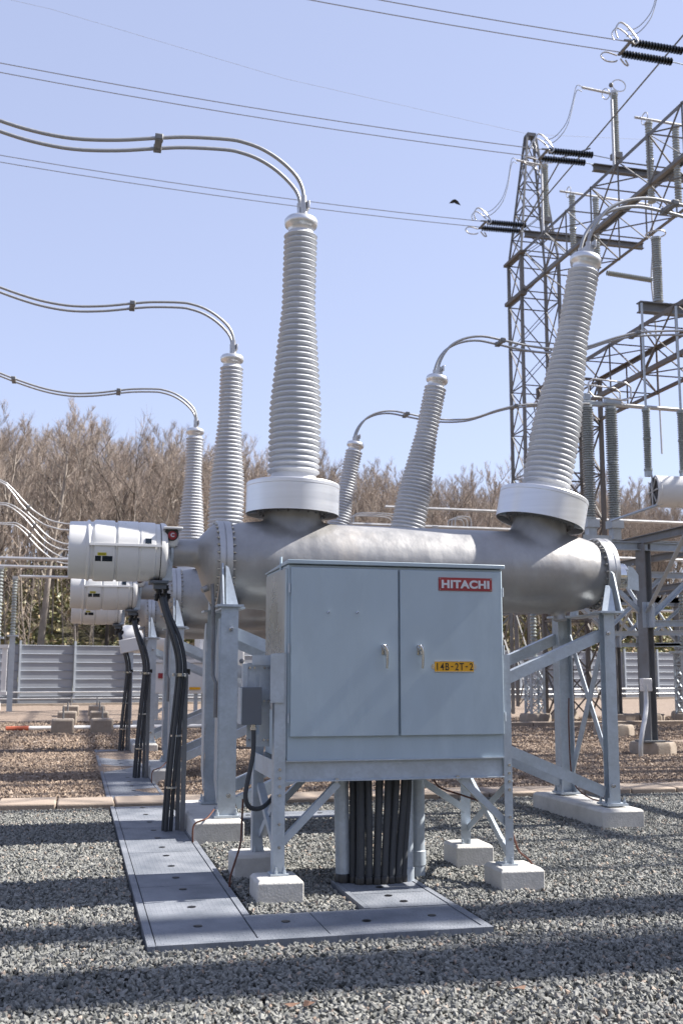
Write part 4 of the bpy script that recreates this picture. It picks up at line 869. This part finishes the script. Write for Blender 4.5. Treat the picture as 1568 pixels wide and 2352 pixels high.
pedestal(20.6,31.5,2.1,4.2,'lattice stand at the far right edge', m='galv_dark')
pedestal(-2.35,43.2,2.9,5.1,'ribbed insulator column at the left edge holding the lowest tube', lattice=False)
pedestal(-2.62,39.1,2.7,5.1,'ribbed insulator column at the very left edge, second tube', lattice=False)
pedestal(11.3,33,4.5,6.2,'slim ribbed insulator seen between the leaning bushing and the tank', lattice=False)
# tower at mid right below tank
tb = thing('lattice_mast', (14.2,36,0), 'braced lattice mast right behind the grey cabinet under the nearest tank', 'mast')
part('mast_body', tower_body(MB(),13.6,15.2,36.0,37.4,.1,5.4,3,.10,.06), 'galv_dark', tb, smooth=0)
for i, (x, y) in enumerate(((9.3,33),(12.3,33))):
    t = thing('corona_hoops', (x,y,6.2), ('wide' if i == 0 else 'small')+' bent tube hoops standing just above the nearest tank', 'corona rings', 'bent hoops above the tank')
    w_ = (.75,.28)[i]
    for k in range(3): part('hoop', MB().tube(smooth_pts([(x-w_,y+k*.35,6.3),(x-w_*.95,y+k*.35,6.55),(x-w_*.6,y+k*.35,6.65),(x+w_*.6,y+k*.35,6.65),(x+w_*.95,y+k*.35,6.55),(x+w_,y+k*.35,6.3)]), .022, 6), 'alu', t, smooth=60)
t = thing('post_insulator', (19.7,33,12), 'tall ribbed grey insulator with a flat ring on top, standing on the lower gantry', 'insulator')
part('porcelain', stack(MB(), 14.8,24.6,11.4,13.2,.09,.13,26), 'glazed', t)
part('corona_ring', MB().ring((14.8,24.6,13.3),(0,0,1),.26,.02,20,6), 'alu', t)
t.location = (14.8,24.6,11.3)
for c_ in t.children: c_.location = Vector((19.7,33,12)) - Vector((14.8,24.6,11.3))
# second row equipment behind the breakers
def rear_cabinet():
    t = thing('rear_cabinet', (3.2,30,0), 'low white cabinet with a yellow number plate seen between the left breaker legs', 'cabinet')
    part('body', MB().bb(1.9,4.15,30,31,.97,1.80), 'white', t, bevel=.02, smooth=30)
    part('roof', MB().bb(1.85,4.2,29.95,31.05,1.81,1.89), 'white', t)
    part('number_plate', MB().bb(3.10,3.40,29.96,29.99,1.07,1.14), 'yellow', t)
    part('nameplate', MB().bb(2.24,2.42,29.96,29.99,1.38,1.52), 'red', t)
    fr = MB()
    for x in (2.0,2.9,3.3,4.1): fr.bb(x-.05,x+.05,30.1,30.2,.1,.96)
    fr.bar((2.0,30.05,.3),(2.9,30.05,.9),.05,.08).bb(1.6,6.5,30.0,30.2,.12,.24)
    part('frame', fr, 'galv', t)
    u = thing('rear_tank', (4.3,31,0), 'white box tank with round sight glasses behind the left breaker legs', 'tank')
    part('body', MB().bb(3.45,4.72,30.6,32.2,1.5,2.75), 'white', u, bevel=.05, smooth=30)
    sg = MB()
    for (x,z) in ((4.42,2.10),(4.63,1.86)): sg.lathe([(.07,0),(.07,.05),(.045,.06)], (x,30.58,z), (0,-1,0), 14)
    each('sight_glass', sg, 'boxgrey', u)
    lg = MB()
    for x in (3.6,4.6): lg.bb(x-.06,x+.06,30.8,30.92,.1,1.5)
    lg.bar((3.6,30.7,.4),(5.4,30.7,1.3),.06,.12).bar((3.6,30.7,1.3),(5.4,30.7,.3),.06,.12)
    part('stand', lg, 'galv', u)
    d = thing('rear_drum', (1.5,34,0), 'rounded white drum end peeping out behind the farthest left leg', 'tank')
    part('shell', MB().lathe([(.1,0),(.38,.03),(.43,.12),(.43,1.6)], (1.35,33.8,2.55), (1,.1,0), 32), 'white', d, smooth=50)
    each('leg', MB().bb(1.6,1.75,33.7,33.9,.1,2.2).bb(2.4,2.55,33.7,33.9,.1,2.2), 'galv', d)
rear_cabinet()
# concrete blocks with anchor rods, in two rows, and the pipe
for c_, xs in enumerate(((-.50,.05),(.45,.98))):
    for k, yy in enumerate((27.6,32.5,38.0)):
        x0 = xs[0]+.08*k-.04*c_*k; t = thing('anchor_block', ((xs[0]+xs[1])/2,yy,0), f'{("front","middle","rear")[k]} block of the {("left","right")[c_]} row of concrete anchor blocks', 'concrete block', 'bare concrete blocks with anchor rods')
        part('block', MB().bb(x0,x0+.55,yy,yy+.6,-.1,.40), 'oldconc', t, bevel=.05, smooth=30)
        part('anchor_rod', MB().tube([(x0+.28,yy+.3,.4),(x0+.28,yy+.3,.68)], .022, 6), 'galv_dark', t)
t = thing('ground_pipe', (0,29.2,0), 'orange tipped white pipe lying on the gravel between the concrete blocks', 'pipe')
part('tip', MB().tube([(-1.65,29.2,.10),(-1.08,29.2,.11)], .06, 8), 'orange', t)
part('pipe_run', MB().tube([(-1.08,29.2,.11),(3.5,29.2,.12)], .05, 8), 'white', t)
solo('white_post', MB().box((-2.05,34,1.6),(.14,.14,1.5)).box((-2.15,34,2.3),(.4,.2,.10)).box((-2.15,34,.9),(.4,.2,.10)), 'white', (-2.1,34,0), 'white bracket post cut by the left edge above the fence', 'post')
solo('marker_block', MB().bb(-3.2,-2.75,44,44.4,0,.32), 'white', (-3,44,0), 'short white kerb block at the left edge', 'block')
bird = MB().add([(22.12,60,30.86),(21.75,60.1,30.72),(21.95,60.0,30.93),(22.12,59.95,30.97),(22.32,60,30.9),(22.55,60.1,30.66),(22.2,60.2,30.80),(22.05,60.2,30.80),(22.12,60.05,30.78)], [(0,1,2),(0,2,3),(0,3,4),(0,4,5),(0,5,6),(0,7,1),(0,6,8),(0,8,7)])
solo('bird', bird, 'ink', (22.12,60,30.8), 'small dark bird flying in the sky beside the insulators', 'bird', smooth=0)

# ------------------------------------------------------------------ trees
def tree_mb(seed, h, spread, nl, nb, nt, lean=.0, r0=None, up=.6, first=.35, droop=0.):
    rd = random.Random(seed); wood, tw = MB(), MB(); r0 = r0 or h*.013
    def path(p, d, L, k, j, upb):
        pts = [p.copy()]; d = d.normalized()
        for i in range(k):
            d = (d + V(rd.uniform(-j,j), rd.uniform(-j,j), rd.uniform(-j,j)+upb)).normalized(); p = p + d*(L/k); pts.append(p.copy())
        return pts
    tr = path(V(0,0,-.3), V(lean,rd.uniform(-.05,.05),1), h*.76, 9, .07, .05)
    wood.tube(tr, r0, 8, r0*.22); jl = .21
    def on(pts, u):
        f = u*(len(pts)-1); i = min(int(f), len(pts)-2); return pts[i].lerp(pts[i+1], f-i), (pts[i+1]-pts[i]).normalized()
    def twig(p, d, L, r):
        q = path(p, d, L, 2, .2, .2); S, U, D = frame(d)
        tw.tube(q, r, 3, r*.35)
    for i in range(nl):
        u = first + (1-first)*(i+rd.random())/nl; p, td = on(tr, u); a = i*2.4 + rd.uniform(-.5,.5)
        L = spread*(1.15-.55*u)*rd.uniform(.7,1.15); d = V(math.cos(a),math.sin(a),up+rd.uniform(-.15,.35))
        lb = path(p, d, L, 7, jl, .16-droop); rl = r0*(1.05-u)*.55+.012; wood.tube(lb, rl, 5, rl*.3)
        for j in range(nb):
            v = .2+.8*(j+rd.random())/nb; q, bd = on(lb, v)
            d2 = (bd*.8 + V(rd.uniform(-1,1),rd.uniform(-1,1),rd.uniform(-.3,1))).normalized(); L2 = L*.42*(1.2-.5*v)*rd.uniform(.6,1.2)
            sb = path(q, d2, L2, 4, .18, .16); wood.tube(sb, max(.010, rl*.34), 4, .006)
            for k in range(nt):
                w_ = .15+.85*(k+rd.random())/nt; e, ed = on(sb, w_)
                twig(e, (ed*.7+V(rd.uniform(-1,1),rd.uniform(-1,1),rd.uniform(-.2,1.1))), L2*rd.uniform(.35,.7), .008)
                if rd.random() < .7: twig(e, (ed*.6+V(rd.uniform(-1,1),rd.uniform(-1,1),rd.uniform(-.1,1.2))), L2*rd.uniform(.25,.5), .008)
                twig(e, (V(rd.uniform(-1,1),rd.uniform(-1,1),rd.uniform(0,1.4))), L2*rd.uniform(.2,.5), .008)
    return wood, tw
def make_tree(name, seed, loc, label, group, wm='bark', **k):
    w_, t_ = tree_mb(seed, **k); t = thing(name, (0,0,0), label, 'tree', group)
    part('trunk', w_, wm, t, smooth=60); part('crown', t_, 'twig', t, smooth=0); t.location = loc; return t
GB = 'bare trees of the wood behind the fence'
LB = 'tall leafless forest tree in the wood behind the sheet fence'
protos = []
pr = random.Random(11)
specs = [dict(h=15,spread=5.0,nl=17,nb=9,nt=9), dict(h=17,spread=4.2,nl=18,nb=8,nt=9), dict(h=14,spread=5.5,nl=15,nb=10,nt=9,up=.4), dict(h=18,spread=3.8,nl=19,nb=8,nt=8,first=.45), dict(h=13,spread=4.5,nl=15,nb=9,nt=8,up=.8), dict(h=16,spread=5.2,nl=17,nb=9,nt=9,first=.3)]
def put(x, y): return (x, y, hill_z(x, y)-.1)
spots = []
for row, (d0, d1, n) in enumerate(((4,9,20),(10,19,42),(20,34,72),(34,56,104))):
    for i in range(n):
        d = pr.uniform(d0,d1); ymid = 52+d; x0, x1 = -.13*ymid-3, .66*ymid+2
        x = x0 + (x1-x0)*(i+pr.random())/n; y = fence_y(x)+d
        spots.append((x, y, row))
gapx = None
for i, (x, y, row) in enumerate(spots):
    k = i % 6; s = pr.uniform(.92,1.06)*(.78,.78,.80,.84)[row]
    if 20 < x < 24 and row < 2: s *= .9
    if i < 6: 
        t = make_tree('bare_tree', 100+k, put(x,y), LB, GB, 'bark' if k % 2 else 'barkd', **specs[k]); protos.append(t)
    else: t = dup(protos[k], put(x,y), LB)
    s *= 1.09 if x < 14 else 1.0; t.scale = (s*pr.uniform(.95,1.1), s*pr.uniform(.95,1.1), s); t.rotation_euler = (0,0,pr.uniform(0,6.28))
make_tree('bare_tree', 301, put(2.0,60.5), 'wide spreading dark bare tree rising above the white drums', None, 'barkd', h=13.2, spread=6.2, nl=13, nb=9, nt=7, up=.5, first=.34, r0=.24)
make_tree('bare_tree', 302, put(19.8,58), 'crooked dark bare tree between the leaning bushings', None, 'barkd', h=12.5, spread=6.5, nl=12, nb=8, nt=7, up=.35, first=.3, r0=.22)
make_tree('bare_tree', 303, put(23.2,62), 'thin pale bare tree poking above the wood left of the lattice tower', None, 'bark', h=16, spread=3.0, nl=14, nb=7, nt=7, up=.8, first=.5, r0=.16)
# thin young stems behind the fence
def sapling(seed, h):
    rd = random.Random(seed); mb = MB(); pts = [V(0,0,-.2)]; d = V(rd.uniform(-.12,.12),0,1)
    for i in range(7): d = (d+V(rd.uniform(-.09,.09),rd.uniform(-.09,.09),.1)).normalized(); pts.append(pts[-1]+d*h/7)
    mb.tube(pts, .07, 6, .02); tw = MB()
    for i in range(26):
        u = rd.uniform(.3,1)*6; k = int(u); p = pts[k].lerp(pts[k+1], u-k); a = rd.uniform(0,6.28); L = rd.uniform(.6,1.6)
        q = p+V(math.cos(a)*L*.7,math.sin(a)*L*.7,L*.6); tw.tube([p,q], .02, 3, .006)
        for j in range(4): tw.tube([p.lerp(q,.4+.15*j), p.lerp(q,.4+.15*j)+V(rd.uniform(-.5,.5),rd.uniform(-.5,.5),rd.uniform(.1,.7))], .010, 3, .004)
    return mb, tw
sap = []
GS, LS = 'young thin trees behind the fence', 'thin pale young stem among the green undergrowth behind the fence'
for i in range(190):
    d = pr.uniform(3.2,26); ym = 54+d; x = -.12*ym+(.74*ym)*pr.random(); y = fence_y(x)+d
    if i < 4:
        a, b = sapling(i, 11); t = thing('young_tree', (0,0,0), LS, 'tree', GS); part('trunk', a, 'bark', t, smooth=60); part('branches', b, 'twig', t, smooth=0); sap.append(t); t.location = put(x,y)
    else: t = dup(sap[i%4], put(x,y), LS)
    s = pr.uniform(.5,.95); t.scale = (s,s,s); t.rotation_euler = (pr.uniform(-.06,.06),pr.uniform(-.06,.06),pr.uniform(0,6.28))
# evergreen undergrowth: one mass of leaves
rn = np.random.default_rng(4); vs = []; nb_ = 1000
bx = rn.uniform(-14,52,nb_); bd = 3+rn.uniform(0,1,nb_)**1.3*42; cs = []
for i in range(nb_):
    x, d = float(bx[i]), float(bd[i]); y = fence_y(x)+d; r = rn.uniform(.9,2.3); hh = rn.uniform(1.2,3.4); n_ = int((130 if d < 18 else 110)*r)
    u = rn.normal(0,1,(n_,3)); u /= np.linalg.norm(u,axis=1)[:,None]; rad = r*rn.uniform(.55,1.0,(n_,1)); c = u*rad*np.array([1,1,hh/r/1.6]); c[:,2] = np.abs(c[:,2])
    cs.append(c+np.array([x,y,hill_z(x,y)]))
c = np.concatenate(cs); n_ = len(c); a = rn.normal(0,1,(n_,3)); a /= np.linalg.norm(a,axis=1)[:,None]; b = np.cross(a, rn.normal(0,1,(n_,3))); b /= np.linalg.norm(b,axis=1)[:,None]
s1 = rn.uniform(.07,.20,(n_,1)); s2 = s1*rn.uniform(.4,.8,(n_,1))
vv = np.stack([c-a*s1, c+b*s2, c+a*s1, c-b*s2], 1).reshape(-1,3)
me = bpy.data.meshes.new('undergrowth'); me.vertices.add(len(vv)); me.vertices.foreach_set('co', vv.ravel()); me.loops.add(n_*4); me.loops.foreach_set('vertex_index', np.arange(n_*4)); me.polygons.add(n_); me.polygons.foreach_set('loop_start', np.arange(0,n_*4,4)); me.update(calc_edges=True); me.materials.append(M['leaf'])
o = bpy.data.objects.new('undergrowth', me); COL.objects.link(o); tag(o, 'green evergreen undergrowth and dry leaves covering the slope behind the fence', 'undergrowth', kind='stuff')

# ------------------------------------------------------------------ unseen masts and trees right of the view, put in to shadow the yard
def mast(x,y,r,h,label): solo('shadow_mast', MB().tube([(x,y,0),(x,y,h*.5),(x,y,h)], r, 12, r*.55).box((x,y,h),(1.0,.3,.3)), 'galv', (x,y,0), label, 'mast', 'unseen tall masts added for their shadows')  # invented masts, sized for the shadow stripes they throw on the ground
for i,(x,y,r,h) in enumerate(((15.5,5.6,.50,24),(19,6.7,.42,22),(24,15.0,.20,28))): mast(x,y,r,h,('unseen thick mast added for its shadow, nearest the viewer on the right','second unseen thick mast added for its shadow on the right','unseen mast added for its shadow, in line with the kerb on the right')[i])
for i in range(16):
    x = pr.uniform(15,24); y = pr.choice([13.8,14.4,15.2,16.4,18,19,20.5,22,24,26,28,30])+pr.uniform(-.6,.6); s_ = pr.uniform(1.8,2.5); x = max(x, .66*y+4.5)
    t = dup(sap[i%4], (x,y,-.1), 'slender bare tree standing right of the yard', 'slender bare trees along the right side of the yard'); t.scale = (s_*1.1,s_*1.1,s_); t.rotation_euler = (0,0,i*1.3)
for i,(x,y,s_) in enumerate(((14,5.7,.95),(21,14.8,1.0))):
    t = dup(protos[(1,3,4,0,5)[i]], (x,y,-.1), 'unseen narrow bare tree added right of the yard for its shadow', 'unseen narrow bare trees added for their shadows'); t.scale = (s_*.42,s_*.34,s_); t.rotation_euler = (0,0,0)  # added trees, crowns squeezed narrow so their shadows fall as bands
for i,(x,y,s_) in enumerate(((34,2.0,1.2),(34,20.5,1.2),(38,27,1.3))):
    t = dup(protos[(1,3,4,0)[i]], (x,y,-.1), 'bare spreading tree standing right of the yard', 'bare trees along the right side of the yard'); t.scale = (s_,s_,s_*1.1); t.rotation_euler = (0,0,i*1.3)
